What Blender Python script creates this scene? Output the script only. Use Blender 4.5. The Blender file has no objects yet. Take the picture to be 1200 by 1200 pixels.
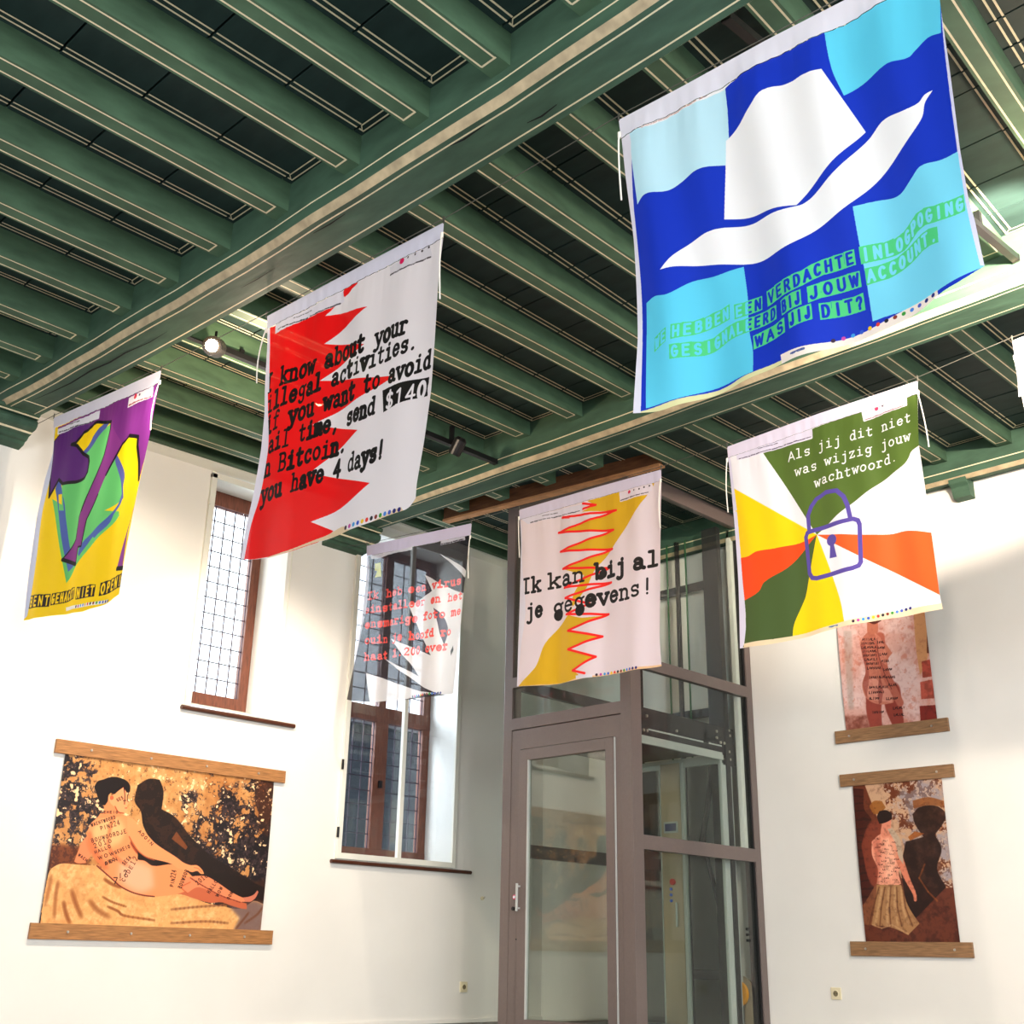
import bpy, bmesh, math, random
import numpy as np
from mathutils import Vector, Matrix

random.seed(4)
C = bpy.context.scene.collection
SC = bpy.context.scene
ZF = 0.53            # floor lies this far under the lens

# ------------------------------------------------------------------ camera
FOC, CX, CY = 1357.3, 600.2, 600.2
YAW, PIT, ROL = math.radians(45.005), math.radians(20.889), math.radians(1.1433)
fw = np.array([math.cos(PIT)*math.cos(YAW), math.cos(PIT)*math.sin(YAW), math.sin(PIT)])
rt = np.array([math.sin(YAW), -math.cos(YAW), 0.0]); up = np.cross(rt, fw)
cr_, sr_ = math.cos(ROL), math.sin(ROL)
RGT = cr_*rt + sr_*up; UPV = -sr_*rt + cr_*up
cam_d = bpy.data.cameras.new('camera'); cam = bpy.data.objects.new('camera', cam_d); C.objects.link(cam)
cam_d.sensor_width = 36; cam_d.lens = 36*FOC/1200
m = Matrix((RGT, UPV, -fw)).transposed().to_4x4()
m.translation = Vector((0, 0, ZF)); cam.matrix_world = m
cam_d.clip_start = 0.05
SC.camera = cam

# ------------------------------------------------------------------ world, exposure
SC.view_settings.view_transform = 'Standard'; SC.view_settings.look = 'None'
SC.view_settings.gamma = 1; SC.view_settings.use_curve_mapping = False
SC.view_settings.exposure = 0.95
w = bpy.data.worlds.new('sky'); SC.world = w; w.use_nodes = True
bg = w.node_tree.nodes['Background']
bg.inputs[0].default_value = (0.93, 0.97, 1.0, 1); bg.inputs[1].default_value = 1.9

def spot(loc, target, power, col, size=math.radians(60), blend=0.6, radius=0.04):
    d = bpy.data.lights.new('spot_light', 'SPOT'); d.energy = power; d.color = col
    d.spot_size = size; d.spot_blend = blend; d.shadow_soft_size = radius
    o = bpy.data.objects.new('spot_light', d); C.objects.link(o)
    o.location = (loc[0], loc[1], loc[2]+ZF)
    v = Vector(target)-Vector(loc); o.rotation_euler = v.to_track_quat('-Z', 'Y').to_euler()
    return o
WARM = (1.0, 0.87, 0.72)
# track spots: (lamp position, aim, power, cone)
SPOTS = [
 ((2.98, 5.45, 3.20), (3.6, 7.5, 0.9), 150, 95, WARM),
 ((3.75, 5.48, 3.20), (4.9, 7.5, 0.6), 110, 80, WARM),
 ((5.05, 5.50, 3.22), (4.6, 7.5, 0.5), 70, 80, WARM),
 ((4.65, 1.15, 3.08), (8.0, 2.5, 0.6), 260, 85, WARM),
 ((4.65, 1.25, 3.10), (5.42, 1.95, 3.36), 520, 60, (1.0, 0.84, 0.68)),
 ((3.6, 1.62, 3.22), (6.3, 3.6, 1.5), 120, 100, (1.0, 0.88, 0.76)),
]
for lp, tg, pw, cone, col in SPOTS:
    spot(lp, tg, pw, col, math.radians(cone))
# bare glow of the bulbs themselves
for gx, gy, gz, gp in ((3.25, 5.36, 3.06, 22), (3.78, 5.50, 3.05, 12), (4.72, 1.15, 3.0, 26)):
    gd = bpy.data.lights.new('bulb_light', 'POINT'); gd.energy = gp; gd.color = (1.0, 0.78, 0.56); gd.shadow_soft_size = .04
    go = bpy.data.objects.new('bulb_light', gd); C.objects.link(go); go.location = (gx, gy, gz+ZF)
# area lamps behind the photographer: rear daylight and an added side fill
def area(loc, target, sx, sy, power, col):
    d = bpy.data.lights.new('daylight_fill', 'AREA'); d.shape = 'RECTANGLE'; d.size = sx; d.size_y = sy
    d.energy = power; d.color = col
    o = bpy.data.objects.new('daylight_fill', d); C.objects.link(o)
    o.location = (loc[0], loc[1], loc[2]+ZF)
    v = Vector(target)-Vector(loc); o.rotation_euler = v.to_track_quat('-Z', 'Y').to_euler()
area((1.5, -3.6, 1.4), (4.5, 5, 1.4), 3.4, 3.0, 190, (0.95, 0.97, 1.0))
area((-3.6, 2.0, 0.5), (4.5, 4.2, 1.6), 2.6, 1.8, 110, (0.90, 0.93, 1.0))  # fill lamp added low at the side to brighten the cloths
# sky light entering the two leaded windows
area((5.35, 8.9, 2.9), (6.9, 7.7, 2.3), 1.0, 1.2, 75, (0.93, 0.97, 1.0))
area((3.9, 8.9, 2.9), (4.98, 7.7, 2.5), 0.9, 1.2, 22, (0.93, 0.97, 1.0))

# ------------------------------------------------------------------ photo ray helper (authoring coordinates of prints)
MM = np.array([RGT, UPV, fw])
def ray(u, v): return MM.T @ np.array([(u-CX)/FOC, -(v-CY)/FOC, 1.0])
def on_x(u, v, X): d = ray(u, v); t = X/d[0]; return d*t
def on_y(u, v, Y): d = ray(u, v); t = Y/d[1]; return d*t

# ------------------------------------------------------------------ materials
def lin(c):
    return tuple(((x/255)/12.92 if x/255 <= 0.04045 else ((x/255+0.055)/1.055)**2.4) for x in c)+(1.0,)
MATS = {}
def mat(name, rgb, rough=0.6, metal=0.0, noise=0.0, scale=8.0, bump=0.0, spec=0.4, stretch=(1, 1, 1), detail=5):
    if name in MATS: return MATS[name]
    M = bpy.data.materials.new(name); M.use_nodes = True; nt = M.node_tree; P = nt.nodes['Principled BSDF']
    P.inputs['Roughness'].default_value = rough; P.inputs['Metallic'].default_value = metal
    P.inputs['Specular IOR Level'].default_value = spec
    c = lin(rgb); P.inputs['Base Color'].default_value = c
    if noise > 0 or bump > 0:
        tc = nt.nodes.new('ShaderNodeTexCoord'); mp = nt.nodes.new('ShaderNodeMapping'); mp.inputs['Scale'].default_value = stretch
        nz = nt.nodes.new('ShaderNodeTexNoise'); nz.inputs['Scale'].default_value = scale; nz.inputs['Detail'].default_value = detail
        nt.links.new(tc.outputs['Object'], mp.inputs[0]); nt.links.new(mp.outputs[0], nz.inputs['Vector'])
        if noise > 0:
            rp = nt.nodes.new('ShaderNodeValToRGB')
            rp.color_ramp.elements[0].position = 0.3; rp.color_ramp.elements[1].position = 0.7
            rp.color_ramp.elements[0].color = tuple(x*(1-noise) for x in c[:3])+(1,)
            rp.color_ramp.elements[1].color = tuple(min(1, x*(1+noise)) for x in c[:3])+(1,)
            nt.links.new(nz.outputs[0], rp.inputs[0]); nt.links.new(rp.outputs[0], P.inputs['Base Color'])
        if bump > 0:
            b = nt.nodes.new('ShaderNodeBump'); b.inputs['Strength'].default_value = bump; b.inputs['Distance'].default_value = 0.01
            nt.links.new(nz.outputs[0], b.inputs['Height']); nt.links.new(b.outputs[0], P.inputs['Normal'])
    MATS[name] = M; return M
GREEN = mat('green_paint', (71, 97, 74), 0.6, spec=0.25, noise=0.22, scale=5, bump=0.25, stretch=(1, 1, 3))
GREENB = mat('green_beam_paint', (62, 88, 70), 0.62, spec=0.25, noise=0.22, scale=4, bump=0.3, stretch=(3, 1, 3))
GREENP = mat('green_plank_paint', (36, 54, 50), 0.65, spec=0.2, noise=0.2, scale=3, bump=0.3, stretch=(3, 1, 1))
CREAM = mat('cream_line_paint', (222, 208, 172), 0.6, noise=0.12, scale=20)
CREAMW = mat('cream_chamfer_paint', (176, 158, 126), 0.6, noise=0.25, scale=14, bump=0.4)
PLASTER = mat('white_plaster', (226, 222, 214), 0.85, noise=0.035, scale=1.6, bump=0.08, detail=8)
WHITEP = mat('white_frame_paint', (222, 220, 208), 0.4)
DARKGAP = mat('dark_gap', (10, 12, 11), 0.9)
BROWNW = mat('brown_window_wood', (104, 58, 40), 0.5, noise=0.3, scale=12, stretch=(6, 6, 1), bump=0.2)
SILL = mat('dark_sill_wood', (74, 38, 22), 0.35, noise=0.3, scale=10, stretch=(1, 8, 8))
LEAD = mat('lead_came', (58, 44, 58), 0.5, metal=0.3)
OAK = mat('oak_rail', (158, 108, 62), 0.55, noise=0.35, scale=9, stretch=(1, 1, 14), bump=0.2, detail=9)
OAK2 = mat('oak_rail_dark', (138, 102, 68), 0.55, noise=0.35, scale=9, stretch=(1, 1, 14), bump=0.2, detail=9)
RAW = mat('raw_timber', (190, 136, 90), 0.7, noise=0.25, scale=9, stretch=(1, 1, 10), bump=0.2)
RAWD = mat('raw_timber_dark', (104, 66, 38), 0.8, noise=0.3, scale=9, stretch=(1, 1, 6))
TAUPE = mat('taupe_metal', (104, 91, 86), 0.35, noise=0.05, scale=60, spec=0.5)
STEEL = mat('brushed_steel', (178, 160, 136), 0.32, metal=0.85, noise=0.08, scale=6, stretch=(1, 1, .4))
ALU = mat('grey_aluminium', (186, 188, 184), 0.35, metal=0.2)
MAST = mat('dark_steel', (48, 44, 46), 0.4, metal=0.2, noise=0.1, scale=20)
BLACK = mat('black_metal', (16, 15, 16), 0.4)
SCREW = mat('steel_screw', (190, 182, 170), 0.3, metal=0.8)
IVORY = mat('ivory_plastic', (222, 210, 176), 0.4)
YELP = mat('yellow_sticker', (228, 178, 50), 0.5)
ORANGEW = mat('orange_wheel', (226, 150, 30), 0.45)
CARD = mat('brown_board', (150, 132, 108), 0.7)
RED = mat('red_plastic', (210, 50, 40), 0.4)
BLUEB = mat('blue_button', (90, 120, 230), 0.4)
CORD = mat('white_cord', (232, 226, 214), 0.7)
WIRE = mat('thin_wire', (90, 88, 80), 0.4, metal=0.5)
FLOORM = mat('worn_floor', (92, 90, 88), 0.6, noise=0.2, scale=2)
OUTB = mat('neighbour_brick', (20, 24, 30), 0.9, noise=0.35, scale=3, stretch=(1, 1, 4))
GRCABLE = mat('green_rail', (40, 92, 54), 0.4)

def emit(name, rgb, s):
    M = bpy.data.materials.new(name); M.use_nodes = True; nt = M.node_tree; P = nt.nodes['Principled BSDF']
    P.inputs['Base Color'].default_value = lin(rgb); P.inputs['Emission Color'].default_value = lin(rgb)
    P.inputs['Emission Strength'].default_value = s; return M
LAMP = emit('lamp_glow', (255, 214, 160), 60)
DISPLAY = emit('display_glow', (36, 34, 66), 0.25)
def glass(name, tint, base, edge):
    M = bpy.data.materials.new(name); M.use_nodes = True; nt = M.node_tree; nt.nodes.clear()
    o = nt.nodes.new('ShaderNodeOutputMaterial'); mx = nt.nodes.new('ShaderNodeMixShader')
    tr = nt.nodes.new('ShaderNodeBsdfTransparent'); tr.inputs[0].default_value = tint
    gl = nt.nodes.new('ShaderNodeBsdfGlossy'); gl.inputs['Roughness'].default_value = 0.01
    gl.inputs[0].default_value = (1, 1, 1, 1)
    lw = nt.nodes.new('ShaderNodeLayerWeight'); lw.inputs[0].default_value = 0.5
    pw = nt.nodes.new('ShaderNodeMath'); pw.operation = 'POWER'; pw.inputs[1].default_value = 4
    ml = nt.nodes.new('ShaderNodeMath'); ml.operation = 'MULTIPLY_ADD'; ml.inputs[1].default_value = edge; ml.inputs[2].default_value = base
    nt.links.new(lw.outputs['Facing'], pw.inputs[0]); nt.links.new(pw.outputs[0], ml.inputs[0]); nt.links.new(ml.outputs[0], mx.inputs[0])
    nt.links.new(tr.outputs[0], mx.inputs[1]); nt.links.new(gl.outputs[0], mx.inputs[2]); nt.links.new(mx.outputs[0], o.inputs[0])
    return M
GLASS = glass('lift_glass', (0.90, 0.93, 0.91, 1), 0.018, 0.3)
GLASSD = glass('door_glass', (0.88, 0.91, 0.87, 1), 0.05, 0.5)
WGLASS = glass('window_glass', (0.95, 0.97, 1.0, 1), 0.05, 0.5)
LGLASS = glass('leaded_glass', (0.90, 0.94, 0.96, 1), 0.05, 0.5)

# ------------------------------------------------------------------ object helpers
def obj(name, me_or_bm, mats, parent=None, base=None, smooth=False):
    """verts are in lens-height coordinates; origin goes to the parent's frame or the mesh's own base"""
    if isinstance(me_or_bm, bmesh.types.BMesh):
        me = bpy.data.meshes.new(name); me_or_bm.to_mesh(me); me_or_bm.free()
    else: me = me_or_bm
    if not isinstance(mats, (list, tuple)): mats = [mats]
    for mm in mats: me.materials.append(mm)
    n = len(me.vertices); co = np.empty(n*3); me.vertices.foreach_get('co', co); co = co.reshape(-1, 3)
    mn = co.min(0); mx = co.max(0)
    org = np.array([(mn[0]+mx[0])/2, (mn[1]+mx[1])/2, mn[2]]) if base is None else np.array(base)
    me.vertices.foreach_set('co', (co-org).ravel()); me.update()
    if smooth:
        for p in me.polygons: p.use_smooth = True
    o = bpy.data.objects.new(name, me); C.objects.link(o)
    wp = Vector(org)+Vector((0, 0, ZF))
    if parent is not None:
        o.parent = parent; o.location = wp - world_loc(parent)
    else: o.location = wp
    return o
def world_loc(o):
    v = Vector(o.location); p = o.parent
    while p: v += Vector(p.location); p = p.parent
    return v
def thing(name, label, cat, loc, group=None, kind=None):
    o = bpy.data.objects.new(name, None); C.objects.link(o); o.empty_display_size = 0.1
    o.location = (loc[0], loc[1], loc[2]+ZF)
    if label: o['label'] = label
    if cat: o['category'] = cat
    if group: o['group'] = group
    if kind: o['kind'] = kind
    return o
def tag(o, label, cat=None, group=None, kind=None):
    if label: o['label'] = label
    if cat: o['category'] = cat
    if group: o['group'] = group
    if kind: o['kind'] = kind
    return o
def inst(src, parent, delta, name=None):
    c = src.copy(); C.objects.link(c); c.parent = parent; c.location = Vector(src.location)+Vector(delta); return c
def box(x0, x1, y0, y1, z0, z1, bm=None, mi=0, bev=0.0):
    own = bmesh.new()
    vs = [own.verts.new(p) for p in ((x0, y0, z0), (x1, y0, z0), (x1, y1, z0), (x0, y1, z0), (x0, y0, z1), (x1, y0, z1), (x1, y1, z1), (x0, y1, z1))]
    for f in ((0, 3, 2, 1), (4, 5, 6, 7), (0, 1, 5, 4), (1, 2, 6, 5), (2, 3, 7, 6), (3, 0, 4, 7)):
        fc = own.faces.new([vs[i] for i in f]); fc.material_index = mi
    if bev > 0: bmesh.ops.bevel(own, geom=list(own.edges), offset=bev, segments=2, affect='EDGES', profile=0.7)
    if bm is None: return own
    me = bpy.data.meshes.new('t'); own.to_mesh(me); own.free(); bm.from_mesh(me); bpy.data.meshes.remove(me); return bm
def tube(pts, r, bm=None, seg=8, cap=True):
    bm = bm or bmesh.new(); pts = [Vector(p) for p in pts]; rings = []
    for i, p in enumerate(pts):
        d = (pts[min(i+1, len(pts)-1)]-pts[max(i-1, 0)]).normalized()
        a = d.cross(Vector((0, 0, 1)));
        if a.length < 1e-3: a = d.cross(Vector((1, 0, 0)))
        a.normalize(); b = d.cross(a)
        rr = r[i] if isinstance(r, (list, tuple)) else r
        rings.append([bm.verts.new(p+a*rr*math.cos(2*math.pi*k/seg)+b*rr*math.sin(2*math.pi*k/seg)) for k in range(seg)])
    for A, B in zip(rings, rings[1:]):
        for k in range(seg): bm.faces.new((A[k], A[(k+1) % seg], B[(k+1) % seg], B[k]))
    if cap: bm.faces.new(rings[0][::-1]); bm.faces.new(rings[-1])
    return bm
def loft(sections, mats_idx, bm=None, closed=True):
    """sections: list of rings (same count) of 3D points; mats_idx per ring edge"""
    bm = bm or bmesh.new(); R = [[bm.verts.new(p) for p in s] for s in sections]; n = len(R[0])
    for A, B in zip(R, R[1:]):
        for k in range(n if closed else n-1):
            f = bm.faces.new((A[k], A[(k+1) % n], B[(k+1) % n], B[k])); f.material_index = mats_idx[k]
    for e in (R[0], R[-1]):
        if closed:
            try: bm.faces.new(e).material_index = mats_idx[0]
            except ValueError: pass
    bmesh.ops.recalc_face_normals(bm, faces=bm.faces)
    return bm

# ------------------------------------------------------------------ ceiling shape (old beams sag)
X0, Y0 = 8.0, 7.52
def s1(Y): return 3.07+0.27*(abs(Y-2)/5.52)**1.8
def s2(Y): return 3.255+0.065*((Y-2.8)/4.7)**2
def zjoist(X, Y):
    a = s1(Y)+0.135; b = s2(Y)+0.20; c = 3.485
    if X <= 2.62: return a+0.012*(2.62-X)
    if X <= 5.56: t = (X-2.62)/2.94; return a+(b-a)*t
    t = (X-5.56)/2.3; return b+(c-b)*t
def zplank(X, Y):
    d = np.interp(X, [2.62, 5.5, 8], [0.155, 0.105, 0.10])
    return zjoist(X, Y)+float(d)
YB1 = [-2.30, -1.82, -1.33, -0.84, -0.35, 0.14, 0.63, 1.12, 1.61, 2.08, 2.55, 3.02, 3.48, 4.02, 4.53, 5.03, 5.54, 6.07, 6.56, 7.02]
YB2 = [-2.05, -1.57, -1.08, -0.59, -0.10, 0.38, 0.87, 1.36, 1.84, 2.33, 2.81, 3.30, 3.79, 4.27, 4.76, 5.25, 5.735, 6.256, 6.72, 7.10]
JW = 0.105
BAYS = [(-2.6, 2.50), (2.75, 5.43), (5.69, 7.86)]
def yj(i, X):
    a, b = YB1[i], YB2[i]
    t = min(1, max(0, (X-2.62)/2.8)); return a+(b-a)*t

# ------------------------------------------------------------------ room shell
def wall_mesh(x0, x1, z0, z1, y0, y1, holes):
    """box wall in XZ with rectangular holes"""
    bm = bmesh.new(); xs = sorted({x0, x1, *[h[0] for h in holes], *[h[1] for h in holes]}); zs = sorted({z0, z1, *[h[2] for h in holes], *[h[3] for h in holes]})
    for a, b in zip(xs, xs[1:]):
        for c, d in zip(zs, zs[1:]):
            mx, mz = (a+b)/2, (c+d)/2
            if any(h[0] < mx < h[1] and h[2] < mz < h[3] for h in holes): continue
            box(a, b, y0, y1, c, d, bm)
    bmesh.ops.remove_doubles(bm, verts=bm.verts, dist=1e-4)
    # drop interior duplicate faces
    seen = {}
    for f in list(bm.faces):
        k = tuple(sorted(v.index for v in f.verts)); seen.setdefault(k, []).append(f)
    bm.verts.index_update(); seen = {}
    for f in bm.faces: seen.setdefault(tuple(sorted(v.index for v in f.verts)), []).append(f)
    dele = [f for fs in seen.values() if len(fs) > 1 for f in fs]
    bmesh.ops.delete(bm, geom=dele, context='FACES_ONLY')
    return bm
W1 = (4.25, 4.98, 1.62, 3.48); W2 = (5.66, 6.90, 0.66, 3.44)
tag(obj('wall_left', wall_mesh(-4, 8.4, -ZF, 3.9, Y0, 8.0, [W1, W2]), PLASTER), 'whitewashed plaster wall with two tall narrow windows', kind='structure')
tag(obj('wall_right', box(X0, 8.4, -4, Y0, -ZF, 3.9), PLASTER), 'white plaster wall on the right with two portrait prints', kind='structure')
tag(obj('floor', box(-4, 8.4, -4, 8.0, -ZF-0.1, -ZF), FLOORM), 'worn grey brown floor', kind='structure')
tag(obj('baseboard_left', box(-4, 8.0, Y0-0.015, Y0, -ZF, -ZF+0.03, bev=0.004), PLASTER), 'low plaster skirting along the floor', kind='structure')
# walls behind the photographer: tall rear openings, low side opening shaped for the light
bmr = wall_mesh(-4, 8.4, -ZF, 3.9, -4.4, -4.0, [(-3.2, -1.4, 0, 3.2), (-0.6, 1.8, 0, 3.2), (2.6, 5.0, 0, 3.2), (5.8, 7.4, 0, 3.2)])
tag(obj('wall_rear', bmr, PLASTER), 'plaster wall behind the viewer with tall openings', kind='structure')
bmr = wall_mesh(-4.4, 8.4, -ZF, 3.9, -4.4, -4.0, [(0.6, 3.4, -0.4, 1.5)])
for v in bmr.verts: x, y, z = v.co; v.co = (y, x, z)
bmesh.ops.reverse_faces(bmr, faces=bmr.faces)
tag(obj('wall_side', bmr, PLASTER), 'plaster side wall behind the viewer with a low opening shaped for the light', kind='structure')

# ------------------------------------------------------------------ ceiling: planks, joists, beams
ceil = thing('ceiling', 'green painted beam and joist ceiling with cream lining', None, (4, 3, 3.6), kind='structure')
JX = [-2.6, -2.2, -1.85, -1.48, -1.12, -0.76, -0.38, -0.05, 0.24, 0.60, 0.97, 1.33, 1.70, 2.07, 2.44, 2.92, 3.27, 3.40, 3.81, 4.0, 4.14, 4.52, 4.86, 5.16, 5.52, 5.95, 6.15, 6.52, 6.84, 7.25, 7.50, 7.62, 8.0]
ys = [-2.6]+list(np.linspace(-2.2, 7.52, 22))
for a, b in zip(JX, JX[1:]):
    g = 0.004 if (b-a) < 0.25 else 0.0055
    dz = random.uniform(-0.003, 0.003)
    secs = []
    for y in ys:
        secs.append([(a+g, y, zplank(a+g, y)+dz), (b-g, y, zplank(b-g, y)+dz), (b-g, y, zplank(b-g, y)+0.025), (a+g, y, zplank(a+g, y)+0.025)])
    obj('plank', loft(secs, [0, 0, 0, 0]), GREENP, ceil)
bm = bmesh.new(); R = [[bm.verts.new((x, y, zplank(x, y)+0.035)) for x in (-2.6, 0, 2.62, 5.5, 8.0)] for y in ys]
for A, B in zip(R, R[1:]):
    for k in range(4): bm.faces.new((A[k], A[k+1], B[k+1], B[k]))
tag(obj('ceiling_backing', bm, DARKGAP, ceil), None)
# painted double line round each panel of planking
LIFT = [(6.2, 6.6, 5.0, 7.0)]
for bi, (xa, xb) in enumerate(BAYS):
    bm = bmesh.new()
    for i in range(len(YB1)-1):
        def edge_lo(x): return yj(i, x)+JW
        def edge_hi(x): return yj(i+1, x)
        cuts = sorted(set([xa+0.0, xb]+[c for c in JX if xa < c < xb]))
        for off in (0.030, 0.060):
            xs_, xe_ = xa+off, xb-off
            for side in (0, 1):
                for c0, c1 in zip(cuts, cuts[1:]):
                    p0, p1 = max(c0+0.006, xs_), min(c1-0.006, xe_)
                    if p1-p0 < 0.01: continue
                    q = []
                    for x, o2 in ((p0, 0), (p1, 0), (p1, 0.009), (p0, 0.009)):
                        y = edge_lo(x)+off+o2 if side == 0 else edge_hi(x)-off-o2
                        q.append(bm.verts.new((x, y, zplank(x, y)-0.0045)))
                    bm.faces.new(q)
            for x in (xs_, xe_):
                ylo, yhi = edge_lo(x)+off, edge_hi(x)-off
                q = [bm.verts.new((xx, yy, zplank(xx, yy)-0.0045)) for xx, yy in ((x-0.0035, ylo), (x+0.0035, ylo), (x+0.0035, yhi), (x-0.0035, yhi))]
                bm.faces.new(q)
        for x, sx in ((xa, 1), (xb, -1)):
            for side in (0, 1):
                y1 = (edge_lo(x)+0.03) if side == 0 else (edge_hi(x)-0.03); sy = 1 if side == 0 else -1
                q = [bm.verts.new((xx, yy, zplank(xx, yy)-0.0045)) for xx, yy in ((x+sx*0.030, y1), (x+sx*0.036, y1), (x+sx*0.063, y1+sy*0.03), (x+sx*0.057, y1+sy*0.03))]
                bm.faces.new(q)
    tag(obj('panel_lining', bm, CREAM, ceil), 'cream painted double lines on the planking', kind='stuff')
# joists
for bi, (xa, xb) in enumerate(BAYS):
    n = 9
    for i in range(len(YB1)):
        xe = xb
        if bi == 2 and 5.0 < YB2[i] < 7.05: xe = 6.22
        xs = sorted(list(np.linspace(xa, xe, n))+[xa+.075, xe-.075]); secs = []
        # ring across the joist: bottom strips with the two cream lines
        pr = [(0, 1), (0, 0), (0.012, 0), (0.0205, 0), (0.0845, 0), (0.093, 0), (JW, 0), (JW, 1)]
        jit = random.uniform(-0.006, 0.006); ph = random.uniform(0, 6)
        for x in xs:
            y0 = yj(i, x)+0.004*math.sin(2.1*x+ph); zb = zjoist(x, y0)+jit*0.6; zt = zplank(x, y0)+0.01
            secs.append([(x, y0+p, zb if q == 0 else zt) for p, q in pr])
        bm = loft(secs, [0, 0, 1, 0, 1, 0, 0, 0])
        # close the line loop near both ends
        for f in bm.faces:
            if f.material_index == 1 and not (xa+.07 < f.calc_center_median().x < xe-.07): f.material_index = 0
        for xx in (xa+0.075, xe-0.075):
            y0 = yj(i, xx); z = zjoist(xx, y0)+jit*0.6-0.0012
            q = [bm.verts.new(p) for p in ((xx-0.0045, y0+0.012, z), (xx+0.0045, y0+0.012, z), (xx+0.0045, y0+0.093, z), (xx-0.0045, y0+0.093, z))]
            f = bm.faces.new(q); f.material_index = 1
        obj('joist', bm, [GREEN, CREAM], ceil)
# joist lying against the left wall
for xa, xb in BAYS:
    secs = [[(x, 7.40, 3.60), (x, 7.40, zjoist(x, 7.4)+0.02), (x, 7.52, zjoist(x, 7.4)+0.02), (x, 7.52, 3.60)] for x in np.linspace(xa, xb, 5)]
    obj('joist', loft(secs, [0, 0, 0, 0]), GREEN, ceil)
    obj('cornice', loft([[(x, 7.455, zjoist(x, 7.4)+0.022), (x, 7.455, zjoist(x, 7.4)+0.005), (x, 7.48, zjoist(x, 7.4)-0.01), (x, 7.52, zjoist(x, 7.4)-0.03), (x, 7.52, zjoist(x, 7.4)+0.022)] for x in (xa, xb)], [0]*5), WHITEP, ceil)
def beam(x0, x1, zf, ya, yb, chl, chr_, name='beam'):
    w = x1-x0; secs = []
    H = 0.62
    pr = [(0, H), (0, .098), (0, .090), (0, chl), (chl*.9, 0), (chl+.022, 0), (chl+.030, 0), (w-chr_-.036, 0), (w-chr_-.028, 0), (w-chr_*.9, 0), (w, chr_), (w, .090), (w, .098), (w, H)]
    mi = [0, 1, 0, 2, 0, 1, 0, 1, 0, 2, 0, 1, 0, 0]
    for y in np.linspace(ya, yb, 34):
        z = zf(y); wob = 0.004*math.sin(y*3.1)+0.003*math.sin(y*7.7)
        secs.append([(x0+p+(wob if p < w/2 else 0), y, z+q if q < H else 3.66) for p, q in pr])
    o = obj(name, loft(secs, mi), [GREENB, CREAM, CREAMW], ceil)
    return o
beam(2.49, 2.755, s1, -2.6, 7.5, 0.03, 0.02)
beam(5.42, 5.70, s2, -2.6, 7.5, 0.03, 0.018)
beam(-2.85, -2.6, lambda y: 3.25, -2.6, 7.5, 0.03, 0.02)
# closing line on the beam undersides near the wall + dark drying cracks
for x0, x1, zf in ((2.49, 2.755, s1), (5.42, 5.70, s2)):
    obj('end_line', box(x0+0.055, x1-0.05, 7.04, 7.047, zf(7.04)-0.0015, zf(7.04)+0.002), CREAM, ceil)
def crack(pts, wd):
    bm = bmesh.new(); prev = None
    for k, (x, y) in enumerate(pts):
        z = s1(y)-0.0016; hw = wd*(math.sin(math.pi*(k+.3)/(len(pts)-.4)))
        a, b = bm.verts.new((x-hw, y, z)), bm.verts.new((x+hw, y, z))
        if prev: bm.faces.new((prev[0], prev[1], b, a))
        prev = (a, b)
    obj('crack', bm, DARKGAP, ceil)
crack([(2.585, 7.0), (2.60, 6.75), (2.61, 6.5), (2.60, 6.2), (2.615, 6.0), (2.61, 5.8), (2.63, 5.55), (2.625, 5.35)], 0.006)
crack([(2.56, 3.9), (2.565, 3.78), (2.56, 3.66)], 0.004); crack([(2.55, 2.95), (2.56, 2.88), (2.555, 2.75)], 0.005)
crack([(2.66, 2.62), (2.67, 2.55), (2.66, 2.46)], 0.005); crack([(2.62, 4.6), (2.625, 4.45), (2.62, 4.3)], 0.003)
# wall plate on the right wall
pr = [(7.86, 3.66), (7.86, 3.405), (7.86, 3.397), (7.86, 3.345), (7.885, 3.318), (7.92, 3.318), (7.935, 3.335), (8.0, 3.335), (8.0, 3.66)]
obj('wall_plate', loft([[(x, y, z) for x, z in pr] for y in (-2.6, 1, 4, 7.4)], [0, 1, 0, 2, 0, 0, 0, 0, 0]), [GREENB, CREAM, CREAMW], ceil)
# moulded corbels under the beam ends
def corbel(x0, x1, z):
    pf = [(7.52, z), (7.24, z), (7.24, z-.022), (7.262, z-.027), (7.258, z-.04)]
    pf += [(7.300-0.040*math.cos(a), z-.075+0.036*math.sin(a)) for a in np.linspace(math.pi*0.42, -math.pi*0.5, 8)]
    pf += [(7.335, z-.112), (7.342, z-.124), (7.38, z-.130), (7.40, z-.150), (7.43, z-.153), (7.445, z-.172), (7.52, z-.185)]
    mi = [0]*len(pf); mi[3] = 1; mi[13] = 1
    obj('corbel', loft([[(x, a, b) for a, b in pf] for x in (x0, x1)], mi), [GREENB, CREAM], ceil)
corbel(2.465, 2.745, 3.335); corbel(5.30, 5.71, 3.318)
pf = [(8.0, 3.335), (7.865, 3.335), (7.87, 3.30), (7.90, 3.275), (7.915, 3.235), (7.925, 3.205), (8.0, 3.195)]
obj('corbel', loft([[(x, y, z) for x, z in pf] for y in (3.18, 3.31)], [0]*7), GREENB, ceil)
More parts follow.
